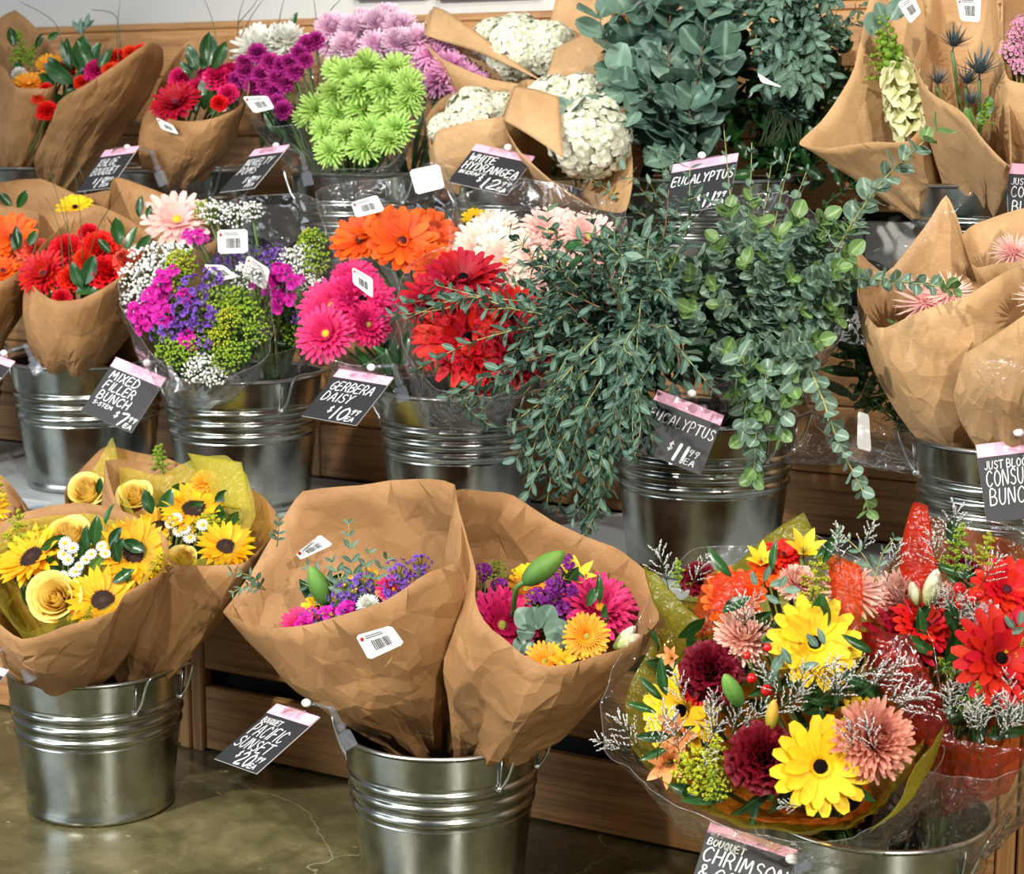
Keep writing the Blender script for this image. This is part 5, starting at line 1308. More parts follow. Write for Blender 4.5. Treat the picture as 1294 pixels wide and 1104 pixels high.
for p in ((815, 955, 125, 70), (830, 960, 80, 75), (800, 950, 160, 55), (860, 965, 100, 70), (880, 960, 60, 62), (905, 940, 100, 60), (930, 930, 50, 62), (965, 912, 40, 70), (1000, 900, 75, 66), (1030, 890, 45, 72), (1060, 890, 100, 60), (1085, 880, 40, 78), (1100, 890, 20, 70), (1070, 950, 60, 60), (1078, 965, 95, 60), (1110, 960, 110, 60), (870, 900, 110, 60), (945, 800, 100, 56), (845, 745, 105, 62), (870, 745, 60, 50), (1062, 720, 95, 60), (1085, 705, 70, 50), (1010, 860, 30, 60), (985, 885, 120, 56), (880, 1000, 70, 60), (1020, 1020, 170, 40), (1060, 860, 20, 66), (1120, 900, 30, 66), (940, 780, 60, 40), (920, 940, 75, 60), (905, 920, 95, 52)):
    B.sprig('limonium', p[0], p[1], p[2], p[3], -.05 - .09 * max(0, (p[1] - 850) / 160))
for p in ((838, 885, 135, 44), (830, 900, 160, 40), (842, 880, 100, 52), (850, 930, 180, 48), (845, 945, 200, 40), (930, 1000, 190, 70), (975, 995, 215, 62), (960, 1005, 250, 42), (1010, 975, 235, 64), (1012, 985, 300, 56), (1070, 985, 320, 46), (925, 730, 130, 50), (975, 722, 85, 42), (1030, 705, 40, 44), (1040, 712, 65, 40), (1045, 705, 70, 46), (910, 960, 200, 46), (990, 940, 150, 40), (945, 880, 30, 40), (900, 1010, 160, 60)): B.leaf('lily', *p, dY=-.05 - .07 * max(0, (p[1] - 850) / 160))
for p in ((956, 740, 110, 20), (965, 735, 70, 22), (972, 740, 20, 22), (968, 752, 330, 20), (985, 742, 60, 18), (990, 745, 0, 22), (1042, 815, 110, 24), (1034, 818, 130, 24), (1000, 840, 120, 26), (975, 850, 60, 30), (965, 865, 50, 30), (1010, 845, 20, 26)): B.leaf('willow', *p, dY=-.075)
small_euc(B, [(1110, 735, .06), (1090, 700, .06), (1060, 672, .06)], .02, .02); small_euc(B, [(1105, 735, .06), (1115, 700, .06), (1130, 680, .06)], .02, .02)
B.fill(46, 970, 880, 160, 130, -.03, .05, ('lily', 'ruscus'), 34, 60)
# --- red bouquet in orange mesh
B = Bouquet('C', (.06, .03), 2.16, 'bouquet of scarlet gerberas and pink lilies in glossy red-orange mesh', group=GF)
B.wrap([(1090, 800, -.06), (1110, 880, -.12), (1170, 950, -.15), (1250, 965, -.15), (1320, 930, -.1), (1345, 840, 0), (1330, 740, .06), (1290, 690, .1), (1225, 670, .12), (1160, 650, .12), (1125, 710, .06), (1100, 750, 0)], M_TISSUE_RB, 'amber_mesh', rb=.045, bulge=.02, crumple=.009, seed=51, thick=0)
B.wrap([(1075, 810, -.05), (1100, 900, -.12), (1170, 975, -.16), (1260, 985, -.16), (1335, 940, -.1), (1360, 840, 0), (1345, 730, .07), (1290, 670, .11), (1210, 650, .13), (1130, 690, .07)], M_FILM2, 'cellophane_sleeve', rb=.05, bulge=.03, crumple=.01, seed=52, thick=0)
B.sheet([(1157, 636, .08), (1175, 640, .06), (1190, 760, .0), (1125, 750, .03)], M_TISSUE_R, 'mesh_flap', seed=9, bow=.02)
B.sheet([(1082, 795, -.1), (1150, 800, -.12), (1215, 945, -.13), (1130, 930, -.12)], M_TISSUE_W, 'mesh_flap', seed=10, bow=.03)
B.sheet([(1185, 930, -.14), (1300, 945, -.15), (1275, 1000, -.13), (1190, 1030, -.1)], M_TISSUE_RB, 'mesh_flap', seed=11, bow=.01)
B.flower('ger_scarlet', 1272, 745, 48, (.2, .55), .02); B.flower('ger_scarlet', 1264, 832, 66, (.2, .35), -.1); B.flower('ger_crim', 1143, 805, 56, (-.1, .95), -.03); B.flower('ger_scarlet', 1170, 790, 46, (.2, .9), -.02)
B.flower('mum_lpeach', 1140, 757, 44, (-.2, .7), .02); B.flower('mum_lpeach', 1190, 762, 32, (.2, .7), .02); B.flower('carn_bur', 1218, 716, 22, (0, .8), .07); B.flower('carn_red', 1230, 765, 24, (0, .6), .0)
B.sprig('bud_white', 1172, 765, 80, 52, -.03, .4); B.sprig('bud_white', 1160, 765, 110, 36, -.02, .4); B.flower('lily_pink', 1242, 790, 38, (-.1, .5), -.04); B.flower('lily_pink', 1292, 800, 26, (.1, .5), -.04); B.sprig('lily_pink', 1225, 790, 120, 24, -.03)
B.many('berry', [(1213, 743, 8), (1228, 756, 8), (1246, 766, 8), (1213, 764, 6), (1238, 752, 6)], dY=-.04, jit=.5)
for p in ((1200, 705, 85, 72), (1190, 725, 110, 60), (1215, 745, 80, 52), (1235, 745, 60, 55), (1120, 735, 75, 56), (1205, 800, 40, 60), (1215, 790, 90, 46), (1245, 790, 130, 50), (1170, 780, 60, 46), (1205, 780, 110, 40), (1240, 900, 60, 56), (1260, 905, 80, 60), (1280, 905, 100, 62), (1230, 905, 110, 52), (1270, 915, 40, 50), (1290, 920, 70, 50), (1250, 915, 140, 46), (1225, 895, 85, 50), (1190, 880, 60, 50), (1150, 890, 140, 60)):
    B.sprig('limonium', *p, dY=-.06 - .06 * max(0, (p[1] - 820) / 100))
for p in ((1205, 730, 85, 70), (1240, 720, 80, 50), (1262, 830, 35, 50), (1245, 835, 60, 50), (1225, 830, 100, 40), (1250, 880, 130, 52), (1235, 870, 60, 46), (1210, 860, 130, 40)): B.sprig('solgreen' if p[0] < 1235 else 'solidago', *p, dY=-.09)
for p in ((1222, 935, 80, 60), (1240, 940, 100, 62), (1258, 942, 70, 62), (1276, 940, 95, 60), (1290, 940, 60, 56), (1250, 930, 130, 50), (1270, 925, 45, 52), (1210, 915, 110, 52), (1232, 918, 60, 56), (1195, 905, 80, 50), (1285, 915, 120, 50)): B.sprig('limonium', *p, dY=-.14)
for p in ((1215, 905, 70, 50), (1240, 905, 100, 46)): B.sprig('solgreen', *p, dY=-.13)
B.fill(16, 1245, 905, 50, 32, -.1, -.05, ('lily', 'ruscus'), 30, 50)
for p in ((1150, 800, 60, 52), (1165, 815, 95, 50), (1185, 830, 150, 60), (1195, 835, 60, 60), (1205, 800, 100, 44), (1205, 690, 95, 38), (1225, 800, 20, 40), (1180, 850, 30, 50), (1290, 880, 60, 60)): B.leaf('lily' if p[0] < 1190 else 'ruscus', *p, dY=-.04)
for p in ((1283, 795, 130, 22), (1288, 790, 80, 20), (1275, 800, 20, 20)): B.leaf('willow', *p, dY=-.09)

B.fill(34, 1215, 820, 90, 110, -.02, .06, ('lily', 'ruscus'), 34, 60)
# ================================================================== bunches on the lower step
GM = 'bunches in the lower step buckets'
B = Bouquet('L0', (.08, -.02), 2.56, 'kraft cone with vivid orange gerberas and a coral carnation, cut by the frame', group=GM)
B.wrap([(-50, 345, -.08), (0, 356, -.11), (36, 335, -.06), (50, 292, 0), (48, 268, .06), (5, 262, .09), (-45, 268, .06), (-80, 310, 0)], M_KRAFT, bulge=.04, seed=61)
B.flower('ger_orange', 16, 300, 36, (.1, .6), .0); B.flower('ger_orange', 4, 342, 26, (-.1, .5), -.04); B.flower('carn_coral', 45, 318, 22, (.3, .5), .0); B.flower('ger_orange', -30, 310, 34, (0, .6), .0)
for p in ((18, 318, 75, 28), (24, 315, 95, 30), (36, 310, 60, 22)): B.leaf('ruscus', *p, dY=-.03)
B = Bouquet('E2', (-.01, -.03), 2.52, 'kraft cone with one red gerbera, red carnations, dark leaves and long grass blades', group=GM)
B.wrap([(33, 347, -.05), (48, 368, -.09), (71, 380, -.12), (102, 378, -.13), (133, 363, -.12), (160, 345, -.09), (185, 320, -.03), (188, 295, .03), (160, 275, .07), (120, 258, .1), (85, 278, .08), (50, 315, .0)], M_KRAFT, bulge=.028, seed=62)
B.flower('ger_red', 55, 346, 34, (-.25, .45), -.05); B.many('carn_red', [(86, 318, 24), (90, 352, 18, -.04), (125, 315, 26, .02), (135, 345, 26, -.02), (112, 294, 14, .03), (78, 376, 13, -.07), (110, 330, 20)], n=(0, .5)); B.flower('carn_coral', 164, 332, 22, (.2, .5), .0)
for p in ((108, 360, 70, 40), (104, 365, 110, 36), (95, 370, 20, 40), (112, 372, 25, 36), (75, 365, 200, 26), (150, 310, 95, 36), (160, 318, 70, 34), (172, 320, 50, 30), (140, 320, 130, 24)): B.leaf('ruscus', *p, dY=-.05)
B.grass([[(80, 345), (75, 290), (58, 250)], [(88, 350), (86, 290), (80, 245)], [(105, 330), (102, 280), (95, 215)], [(112, 330), (125, 285), (155, 240)], [(94, 360), (90, 310), (70, 240), (55, 190)]], -.04)
B = Bouquet('E2', (.06, .04), 2.64, 'small kraft cone with one large pale pink gerbera behind the small mixed flowers', group=GM)
B.wrap([(135, 275, -.03), (144, 224, .05), (195, 240, .08), (262, 268, .06), (278, 300, -.02), (230, 318, -.07), (165, 305, -.06)], M_KRAFT, bulge=.02, seed=63)
B.flower('ger_pale', 224, 278, 46, (.05, .55), -.02); B.leaf('ruscus', 176, 275, 85, 28, -.05); B.leaf('ruscus', 186, 276, 70, 18, -.05)
B = Bouquet('E2', (-.05, .06), 2.7, 'kraft cone with a pale yellow gerbera hidden behind the red and orange gerberas', group=GM)
B.wrap([(-20, 250, -.03), (20, 262, -.05), (75, 268, -.06), (130, 262, -.04), (140, 240, .02), (100, 246, .06), (52, 226, .08), (0, 230, .07)], M_KRAFT, bulge=.02, seed=64)
B.flower('ger_yellow', 95, 262, 24, (0, 1.0), .0); B.leaf('ruscus', 15, 262, 130, 24, -.04); B.leaf('ruscus', 22, 263, 60, 26, -.04)
# mixed filler
def sleeve_label_quad(cx, cy, w, h, a):
    c_, s_ = cos(radians(a)), sin(radians(a)); return [(cx + c_ * x - s_ * y, cy + s_ * x + c_ * y) for x, y in ((-w / 2, -h / 2), (w / 2, -h / 2), (w / 2, h / 2), (-w / 2, h / 2))]
B = Bouquet('E', (-.05, -.06), 2.44, 'clear-sleeved filler bunch of white gypsophila, purple statice and magenta dianthus hanging over its bucket', group=GM)
B.wrap([(149, 350, -.02), (152, 385, -.05), (185, 440, -.1), (225, 478, -.12), (280, 480, -.12), (335, 455, -.08), (346, 415, -.02), (340, 360, .03), (310, 315, .08), (240, 296, .1), (180, 310, .06)], M_FILM, 'cellophane_sleeve', rb=.03, bulge=.02, crumple=.006, seed=71, thick=0)
B.many('gyp', [(188, 348, 24), (205, 325, 24, .03), (172, 378, 20), (188, 368, 22, -.02), (180, 325, 20, .03), (258, 466, 22, -.07), (272, 476, 18, -.07), (165, 350, 18), (245, 470, 16, -.07), (225, 320, 20, .04), (310, 350, 20, .04)], n=(-.1, .6))
B.many('dianthus', [(205, 356, 17), (197, 376, 19), (208, 400, 18), (182, 410, 15), (170, 392, 14), (238, 430, 16), (218, 343, 10), (235, 375, 15), (188, 388, 14), (178, 402, 12)], n=(-.1, .4), dY=-.05)
B.many('statice', [(245, 364, 24), (235, 388, 24), (258, 396, 26), (212, 417, 24), (270, 350, 18, .02), (258, 434, 12, -.02), (242, 402, 18), (220, 412, 14)], n=(0, .4), dY=-.05)
B.many('greenfill', [(228, 335, 22, .02), (275, 376, 24), (290, 402, 24), (276, 425, 24), (312, 398, 22), (225, 352, 18), (300, 445, 18, -.03), (230, 448, 22, -.03), (245, 440, 20, -.02), (262, 410, 20), (325, 420, 18), (300, 380, 20), (215, 440, 20, -.03), (285, 455, 20, -.04)], dY=-.03)
B.many('yellowfill', [(226, 330, 16, .01), (278, 425, 16, -.02), (290, 400, 16, -.02)], dY=-.03)
for i in range(26): B.leaf('lily', 200 + R_.uniform(0, 110), 380 + R_.uniform(0, 90), R_.uniform(0, 360), R_.uniform(26, 46), R_.uniform(.0, .04))
B.sticker([(257, 334), (282, 335), (301, 350), (277, 355)], dY=-.02)
B = Bouquet('E', (.05, .03), 2.6, 'clear-sleeved filler bunch of purple statice and magenta dianthus with white labels behind the first', group=GM)
B.wrap([(250, 330, -.02), (270, 420, -.08), (330, 450, -.1), (390, 430, -.06), (420, 350, 0), (425, 270, .06), (380, 245, .09), (300, 250, .09), (255, 275, .05)], M_FILM, 'cellophane_sleeve', rb=.03, bulge=.02, crumple=.006, seed=72, thick=0)
B.many('statice', [(344, 320, 18), (322, 326, 18), (350, 330, 14), (300, 332, 16), (290, 322, 14), (375, 400, 12), (330, 415, 14), (280, 330, 14)], dY=-.03); B.many('dianthus', [(355, 342, 15), (345, 366, 16), (352, 382, 17), (372, 356, 14), (340, 350, 12), (322, 358, 10), (365, 378, 12), (250, 300, 14), (238, 296, 10)], dY=-.05)
B.many('gyp', [(370, 332, 18), (382, 322, 18, .03), (272, 270, 20, .04), (298, 272, 20, .04), (318, 268, 16, .05), (385, 345, 16), (360, 325, 14), (395, 365, 16)], dY=-.02); B.many('greenfill', [(395, 305, 20, .03), (385, 380, 18), (262, 268, 18, .04), (400, 330, 18), (330, 385, 20), (350, 400, 20), (375, 420, 20)], dY=-.01)
B.many('yellowfill', [(392, 300, 14, .03), (395, 345, 14)])
for i in range(24): B.leaf('lily', 320 + R_.uniform(0, 80), 380 + R_.uniform(0, 70), R_.uniform(0, 360), R_.uniform(26, 46), R_.uniform(.0, .06))
B.sticker(sleeve_label_quad(294, 305, 38, 30, -2), dY=-.08); B.sticker([(313, 322), (341, 340), (336, 367), (305, 348)], dY=-.09)
# gerbera sleeves
B = Bouquet('D', (-.07, -.02), 2.5, 'clear cone of hot pink gerberas with a torn white label', group=GM)
B.wrap([(372, 385, -.02), (385, 425, -.08), (415, 452, -.11), (455, 462, -.1), (492, 440, -.05), (508, 390, .0), (500, 345, .05), (460, 325, .08), (410, 330, .07), (382, 352, .03)], M_FILM, 'cellophane_sleeve', rb=.03, bulge=.015, crumple=.006, seed=73, thick=0)
B.flower('ger_pink', 420, 388, 46, (-.35, .55), -.02); B.flower('ger_pink', 412, 422, 40, (-.3, .35), -.06); B.flower('ger_hot', 458, 378, 42, (.3, .5), .0); B.flower('ger_pink', 448, 350, 30, (0, .9), .03); B.flower('ger_hot', 465, 410, 30, (.3, .2), -.02)
B.sticker([(445, 337), (471, 352), (471, 377), (446, 358)], dY=-.09)
for i in range(8): B.leaf('lily', 470 + R_.uniform(0, 40), 450 + R_.uniform(0, 30), R_.uniform(60, 150), R_.uniform(30, 50), R_.uniform(-.04, .04))
B = Bouquet('D', (-.02, .05), 2.62, 'clear cone of bright orange gerberas on long green stems with white labels above', group=GM)
B.wrap([(398, 244, .03), (425, 330, -.05), (470, 370, -.09), (520, 380, -.1), (560, 340, -.04), (572, 260, .02), (560, 200, .07), (500, 225, .1), (440, 230, .08)], M_FILM, 'cellophane_sleeve', rb=.03, bulge=.015, crumple=.008, seed=74, thick=0)
B.flower('ger_orange', 508, 305, 48, (.1, .35), -.03); B.flower('ger_orange', 455, 303, 40, (-.4, .6), .0); B.flower('ger_orange', 540, 300, 44, (.3, .55), .01); B.flower('ger_orange', 480, 288, 38, (-.1, 1.0), .03); B.flower('ger_orange', 548, 335, 32, (.3, .2), -.02)
B.sticker([(443, 256), (476, 246), (486, 266), (450, 275)], dY=-.06); B.sticker([(517, 215), (555, 207), (562, 237), (526, 246)], bars=False, dY=-.04, name='blank_label')
B = Bouquet('D', (.03, -.06), 2.42, 'clear cone of deep red gerberas laced with thin eucalyptus twigs', group=GM)
B.wrap([(500, 395, -.02), (515, 450, -.07), (555, 492, -.11), (620, 502, -.12), (680, 475, -.08), (702, 410, .0), (690, 340, .06), (620, 305, .1), (540, 320, .08), (508, 350, .03)], M_FILM, 'cellophane_sleeve', rb=.03, bulge=.015, crumple=.006, seed=75, thick=0)
B.flower('ger_red', 592, 428, 66, (-.05, .35), -.05); B.flower('ger_crim', 548, 378, 48, (-.3, .95), .0); B.flower('ger_crim', 585, 352, 56, (.0, .95), .04); B.flower('ger_red', 648, 405, 52, (.3, .5), -.0); B.flower('ger_crim', 655, 450, 44, (.35, .2), -.05); B.flower('ger_red', 560, 420, 44, (-.5, .3), -.02); B.flower('ger_red', 610, 460, 40, (.0, .1), -.06)
B = Bouquet('D', (.06, .06), 2.66, 'clear cone of cream and blush gerberas behind the deep red ones', group=GM)
B.wrap([(560, 260, .03), (575, 330, -.05), (640, 370, -.09), (720, 365, -.09), (780, 320, -.03), (790, 265, .04), (720, 235, .1), (640, 225, .1)], M_FILM, 'cellophane_sleeve', rb=.03, bulge=.015, crumple=.007, seed=76, thick=0)
B.flower('ger_cream', 612, 312, 46, (-.2, .6), .0); B.flower('ger_cream', 640, 330, 46, (.0, .4), -.04); B.flower('ger_pale', 696, 292, 42, (.0, .8), .02); B.flower('ger_cream', 680, 322, 44, (.2, .5), -.01); B.flower('ger_pale', 745, 300, 40, (.2, .7), .02); B.flower('ger_pale', 710, 352, 40, (.1, .4), -.02); B.flower('ger_cream', 625, 290, 36, (-.1, 1.0), .03); B.flower('ger_yellow', 600, 275, 18, (0, 1), .05); B.flower('ger_pale', 770, 330, 34, (.2, .5), .0)

# --- trailing small-leaved eucalyptus
B = Foliage('F', (-.06, -.03), 2.42, 'dense bunch of narrow-leaved eucalyptus trailing over the buckets beside deep red gerberas', 'eucalyptus', 'eucalyptus_bunch', GM)
B.start()
ends = [(508, 384), (520, 470), (552, 360), (560, 505), (600, 372), (640, 292), (655, 300), (690, 265), (700, 290), (622, 490), (588, 520), (640, 540), (650, 585), (668, 600), (690, 640), (702, 655), (735, 690), (742, 672), (728, 640), (760, 640), (770, 600), (790, 580), (800, 560), (825, 560), (760, 560), (720, 560), (690, 560), (675, 520), (650, 450), (620, 420), (660, 380), (630, 350), (700, 340), (730, 300), (760, 300), (780, 275), (800, 290), (830, 330), (720, 480), (740, 520), (780, 500), (800, 450), (690, 420), (700, 460), (640, 470), (845, 240), (872, 210), (820, 300), (745, 265), (860, 290), (750, 330), (670, 330), (790, 340), (845, 380), (830, 420), (770, 620), (715, 605), (745, 610), (810, 520), (660, 500), (860, 470), (850, 430)]
rr = random.Random(3)
for i, (ex, ey) in enumerate(ends):
    sx, sy = 800 + rr.uniform(-45, 35), 420 + rr.uniform(-50, 70)
    dx, dy = ex - sx, ey - sy
    m1 = (sx + dx * .35 + rr.uniform(-15, 15), sy + dy * .25 - 30 + rr.uniform(-15, 15)); m2 = (sx + dx * .72 + rr.uniform(-12, 12), sy + dy * .62 - 18 + rr.uniform(-12, 12))
    d2 = -.05 - rr.uniform(0, .09)
    B.branch([(sx, sy, .02), (m1[0], m1[1], d2 * .6), (m2[0], m2[1], d2), (ex, ey, d2 - .01)], ('willow', 'euc'), .019, .034, M_TWIG if i % 3 else M_TWIGR, .0015, droop=.9, spread=.9, taper=.35)
    if i % 2 == 0:
        B.branch([(m2[0], m2[1], d2), ((m2[0] + ex) / 2 + rr.uniform(-25, 25), (m2[1] + ey) / 2 + 10, d2 - .015), (ex + rr.uniform(-45, 45), ey + rr.uniform(5, 50), d2 - .02)], ('willow', 'euc'), .018, .03, M_TWIG, .001, droop=.9, spread=.9)
B.scatter(260, 790, 420, 100, 130, .0, .1, ('ruscus', 'euc'), .03, .045)
B.finish()
# --- baby blue eucalyptus
B = Foliage('F', (.05, .0), 2.5, 'bunch of pale round-leaved eucalyptus with long stems reaching over the kraft cones', 'eucalyptus', 'eucalyptus_bunch', GM)
B.start()
ends = [(845, 325), (830, 370), (870, 345), (905, 300), (920, 330), (900, 360), (870, 390), (945, 370), (970, 320), (985, 290), (1010, 270), (1035, 300), (1000, 350), (1030, 350), (1060, 340), (1075, 320), (990, 400), (960, 400), (930, 400), (1020, 390), (1050, 385), (1065, 400), (895, 420), (880, 370), (945, 440), (985, 440), (920, 440), (1040, 430), (855, 350), (960, 280), (1080, 350), (1000, 440), (1020, 425), (905, 385), (965, 350), (940, 330), (1045, 270), (1060, 290), (920, 260), (950, 250)]
for i, (ex, ey) in enumerate(ends):
    sx, sy = 940 + rr.uniform(-50, 60), 500 + rr.uniform(-60, 40)
    d2 = -.04 - rr.uniform(0, .12)
    B.branch([(sx, sy, .02), ((sx + ex) / 2 + rr.uniform(-20, 20), (sy + ey) / 2 - 25, d2 * .5), (ex, ey, d2)], ('baby',), .017, .031, M_TWIG, .0015, tip='tip', droop=.2, spread=1.2, taper=.25, facing=1.0, skip=3)
for ex, ey in ((952, 604), (985, 556), (940, 560), (965, 520), (1000, 500), (930, 500)):
    B.branch([(960, 430, -.05), (965 + (ex - 965) * .3, 480, -.1), (ex + 3, ey - 50, -.12), (ex, ey, -.12)], ('baby', 'baby', 'baby', 'tip'), .016, .03, M_TWIG, .0015, tip='tip', droop=.5, spread=1.2, taper=.25, facing=.6)
B.branch([(1000, 430, -.05), (1030, 480, -.12), (1060, 560, -.14), (1092, 625, -.14), (1096, 652, -.14)], ('baby',), .019, .026, M_TWIG, .002, tip='tip', droop=.2, spread=1.2, taper=.3, facing=.2)
B.branch([(1020, 360, -.05), (1090, 352, -.11), (1150, 357, -.15), (1205, 364, -.17)], ('baby',), .016, .022, M_TWIG, .0016, tip='tip', droop=.0, spread=1.2, taper=.25, facing=.3)
B.branch([(1020, 390, -.04), (1060, 310, -.06), (1110, 235, -.08), (1152, 193, -.09), (1183, 165, -.09)], ('baby',), .026, .034, M_TWIG, .0018, tip='tip', droop=.0, spread=1.2, taper=.2, facing=.3)
B.branch([(1000, 400, -.02), (1045, 330, -.04), (1100, 250, -.05)], ('baby',), .02, .03, M_TWIG, .0016, tip='tip', droop=.0, spread=1.2, taper=.2, facing=.5)
for ex, ey in ((915, 165), (950, 180), (975, 205), (1000, 190), (905, 250), (1020, 215)):
    B.branch([(950, 400, .05), (945 + (ex - 945) * .5, 310, .05), (ex, ey, .03)], ('euc', 'dollar'), .03, .024, M_TWIG, .0016, droop=.2, spread=.9, taper=.5, facing=.4, skip=2)
B.scatter(240, 945, 390, 120, 85, .02, .14, ('ruscus', 'baby'), .028, .042)
B.wrap([(830, 330, .02), (845, 400, -.05), (870, 470, -.08), (960, 480, -.1), (1060, 430, -.06), (1075, 330, .02), (1000, 245, .08), (900, 255, .08)], M_FILM, 'cellophane_sleeve', rb=.03, bulge=.01, crumple=.008, seed=81, thick=0)
B.finish()
# --- filmy bunch with dark ferny greens
B = Foliage('G', (-.11, .02), 2.6, 'dark leafy greens in crinkled clear film with a white tag beside the large kraft cones', 'greenery', 'greenery_bunch', GM)
B.start()
for i in range(16):
    ex, ey = 1050 + rr.uniform(0, 95), 395 + rr.uniform(0, 110)
    B.branch([(1150, 545, 0), ((1150 + ex) / 2, (545 + ey) / 2 - 5, .0), (ex, ey, rr.uniform(-.04, .04))], ('olive', 'tip'), .014, .02, M_STEM, .0014, droop=.4)
for i in range(10): B.leaf('lily', 1060 + R_.uniform(0, 70), 440 + R_.uniform(0, 80), R_.uniform(60, 200), R_.uniform(40, 70), R_.uniform(-.02, .04))
B.finish()
B.wrap([(1040, 420, .0), (1020, 500, -.03), (1050, 560, -.05), (1105, 588, -.06), (1130, 540, -.03), (1150, 470, .0), (1130, 400, .05), (1080, 395, .05)], M_FILM2, 'cellophane_sleeve', rb=.02, bulge=.01, crumple=.012, seed=82, thick=0)
B.sheet([(985, 535, -.05), (1080, 560, -.07), (1110, 590, -.08), (990, 585, -.06)], M_FILM2, 'film_flap', seed=5, bow=.01, crumple=.012, thick=0)
B.sticker([(1084, 519), (1098, 524), (1101, 571), (1083, 566)], bars=False, dY=-.09, name='white_tag')
# --- large kraft cones
B = Bouquet('G', (-.05, -.02), 2.53, 'large pale kraft cone with tall folded point and a blush spider gerbera inside', group=GM)
B.wrap([(1079, 315, .02), (1088, 385, -.06), (1112, 416, -.1), (1163, 393, -.12), (1219, 375, -.12), (1262, 348, -.08), (1292, 332, -.02), (1262, 332, .04), (1229, 337, .07), (1210, 275, .1), (1195, 246, .11), (1170, 285, .1), (1122, 345, .06), (1098, 332, .05)], M_KRAFT2, bulge=.03, crumple=.004, seed=91)
B.flower('spider_pink', 1170, 384, 46, (-.1, .5), -.03); B.flower('spider_pink', 1200, 372, 36, (.1, .5), -.03)
B.sheet([(1100, 318, -.02), (1235, 236, .02), (1130, 350, -.02), (1096, 350, -.04)], M_FILM2, 'film_flap', seed=6, bow=.005, thick=0)
B = Bouquet('G', (.03, -.06), 2.42, 'glossy kraft cone under clear film overlapping the large pale cone, cut by the frame', group=GM)
B.wrap([(1219, 446, -.03), (1262, 420, -.09), (1310, 388, -.11), (1370, 378, -.07), (1405, 365, .03), (1375, 340, .09), (1310, 352, .1), (1252, 398, .06)], M_KRAFT2, bulge=.03, crumple=.005, seed=92)
B.flower('spider_pink', 1315, 378, 36, (0, .7), .0); B.flower('spider_pink', 1345, 372, 30, (.1, .7), .02)
B.sheet([(1232, 458, -.13), (1300, 448, -.14), (1300, 480, -.14), (1245, 500, -.13)], M_FILM2, 'clear_tape', seed=8, bow=.004, thick=0)
B = Bouquet('G', (.04, .05), 2.68, 'plain kraft cone in clear film standing behind the folded pale cone', group=GM)
B.wrap([(1215, 345, -.03), (1250, 360, -.06), (1320, 350, -.05), (1350, 300, .0), (1300, 262, .07), (1232, 283, .07), (1214, 300, .03)], M_KRAFT2, bulge=.02, crumple=.004, seed=93)
B.flower('spider_pink', 1280, 320, 34, (0, .7), -.01)

# ================================================================== bunches on the upper step
GU = 'bunches in the upper step buckets'
B = Bouquet('U1', (-.03, -.03), 2.97, 'kraft cone with one yellow-orange gerbera and tiny red carnations at the frame edge', group=GU)
B.wrap([(-45, 60, .03), (17, 12, .1), (55, 46, .08), (72, 70, .04), (70, 105, -.05), (58, 112, -.08), (20, 110, -.11), (3, 84, -.08), (-40, 95, -.06)], M_KRAFT, bulge=.025, seed=101)
B.flower('ger_ydark', 37, 106, 24, (0, 1.0), -.04); B.many('carn_red', [(48, 122, 10, -.08), (60, 140, 15, -.1), (58, 112, 9, -.06), (82, 90, 12, .0)]); B.flower('mum_white', 24, 93, 11, (0, .7), -.03); B.flower('ger_ydark', 64, 82, 20, (.2, .8), .02)
B.sprig('solgreen', 30, 85, 95, 45, .02); B.sprig('solgreen', 35, 90, 70, 36, .02); B.many('greenfill', [(25, 72, 14, .02)])
for p in ((18, 60, 100, 26), (60, 50, 30, 18), (60, 128, 20, 22), (45, 60, 60, 20), (30, 95, 120, 20)): B.leaf('ruscus', *p, dY=.0)
B.grass([[(80, 80), (70, 30), (25, 2)]], .0)
B = Bouquet('U1', (.105, -.02), 2.95, 'kraft cone lying open to one side with crimson blooms and dark leaves spilling out', group=GU)
B.wrap([(62, 160, -.05), (75, 126, -.1), (110, 106, -.11), (150, 80, -.1), (188, 54, -.07), (204, 60, .0), (204, 90, .05), (180, 46, .09), (150, 42, .1), (125, 62, .09), (105, 90, .05), (80, 130, .0)], M_KRAFT, bulge=.02, seed=102, rb=.028)
B.many('carn_red', [(128, 84, 16), (150, 72, 13, .01), (165, 67, 12, .02), (178, 64, 10, .02), (140, 88, 12, -.02), (104, 104, 12, -.03), (82, 88, 14, -.01)], n=(-.1, .7), dY=.03); B.flower('carn_pink', 122, 88, 18, (-.2, .7), .01)
for p in ((90, 90, 100, 42), (100, 92, 80, 48), (108, 95, 65, 46), (112, 90, 110, 40), (95, 105, 150, 46), (84, 100, 130, 36), (80, 122, 30, 34), (95, 115, 60, 36), (85, 75, 110, 24), (125, 90, 60, 34), (75, 105, 160, 28), (110, 112, 45, 30)): B.leaf('ruscus', *p, dY=.0)
for p in ((100, 45, 60, 26), (104, 38, 40, 20), (102, 45, 90, 22), (108, 34, 70, 18), (100, 40, 120, 16)): B.leaf('euc', *p, dY=.04)
B.grass([[(150, 85), (148, 40), (152, 0)], [(152, 60), (146, 20), (115, 12)], [(90, 190), (105, 225), (110, 250)], [(115, 190), (110, 160), (105, 130)]], .0)
B = Bouquet('U2', (.0, -.04), 2.95, 'kraft cone with one open red-pink gerbera, pink carnations and shiny leaves', group=GU)
B.wrap([(194, 140, -.04), (205, 148, -.08), (235, 153, -.12), (270, 150, -.12), (298, 138, -.09), (314, 120, -.03), (312, 75, .04), (300, 46, .09), (240, 48, .1), (212, 85, .06), (198, 115, .01)], M_KRAFT, bulge=.03, seed=103)
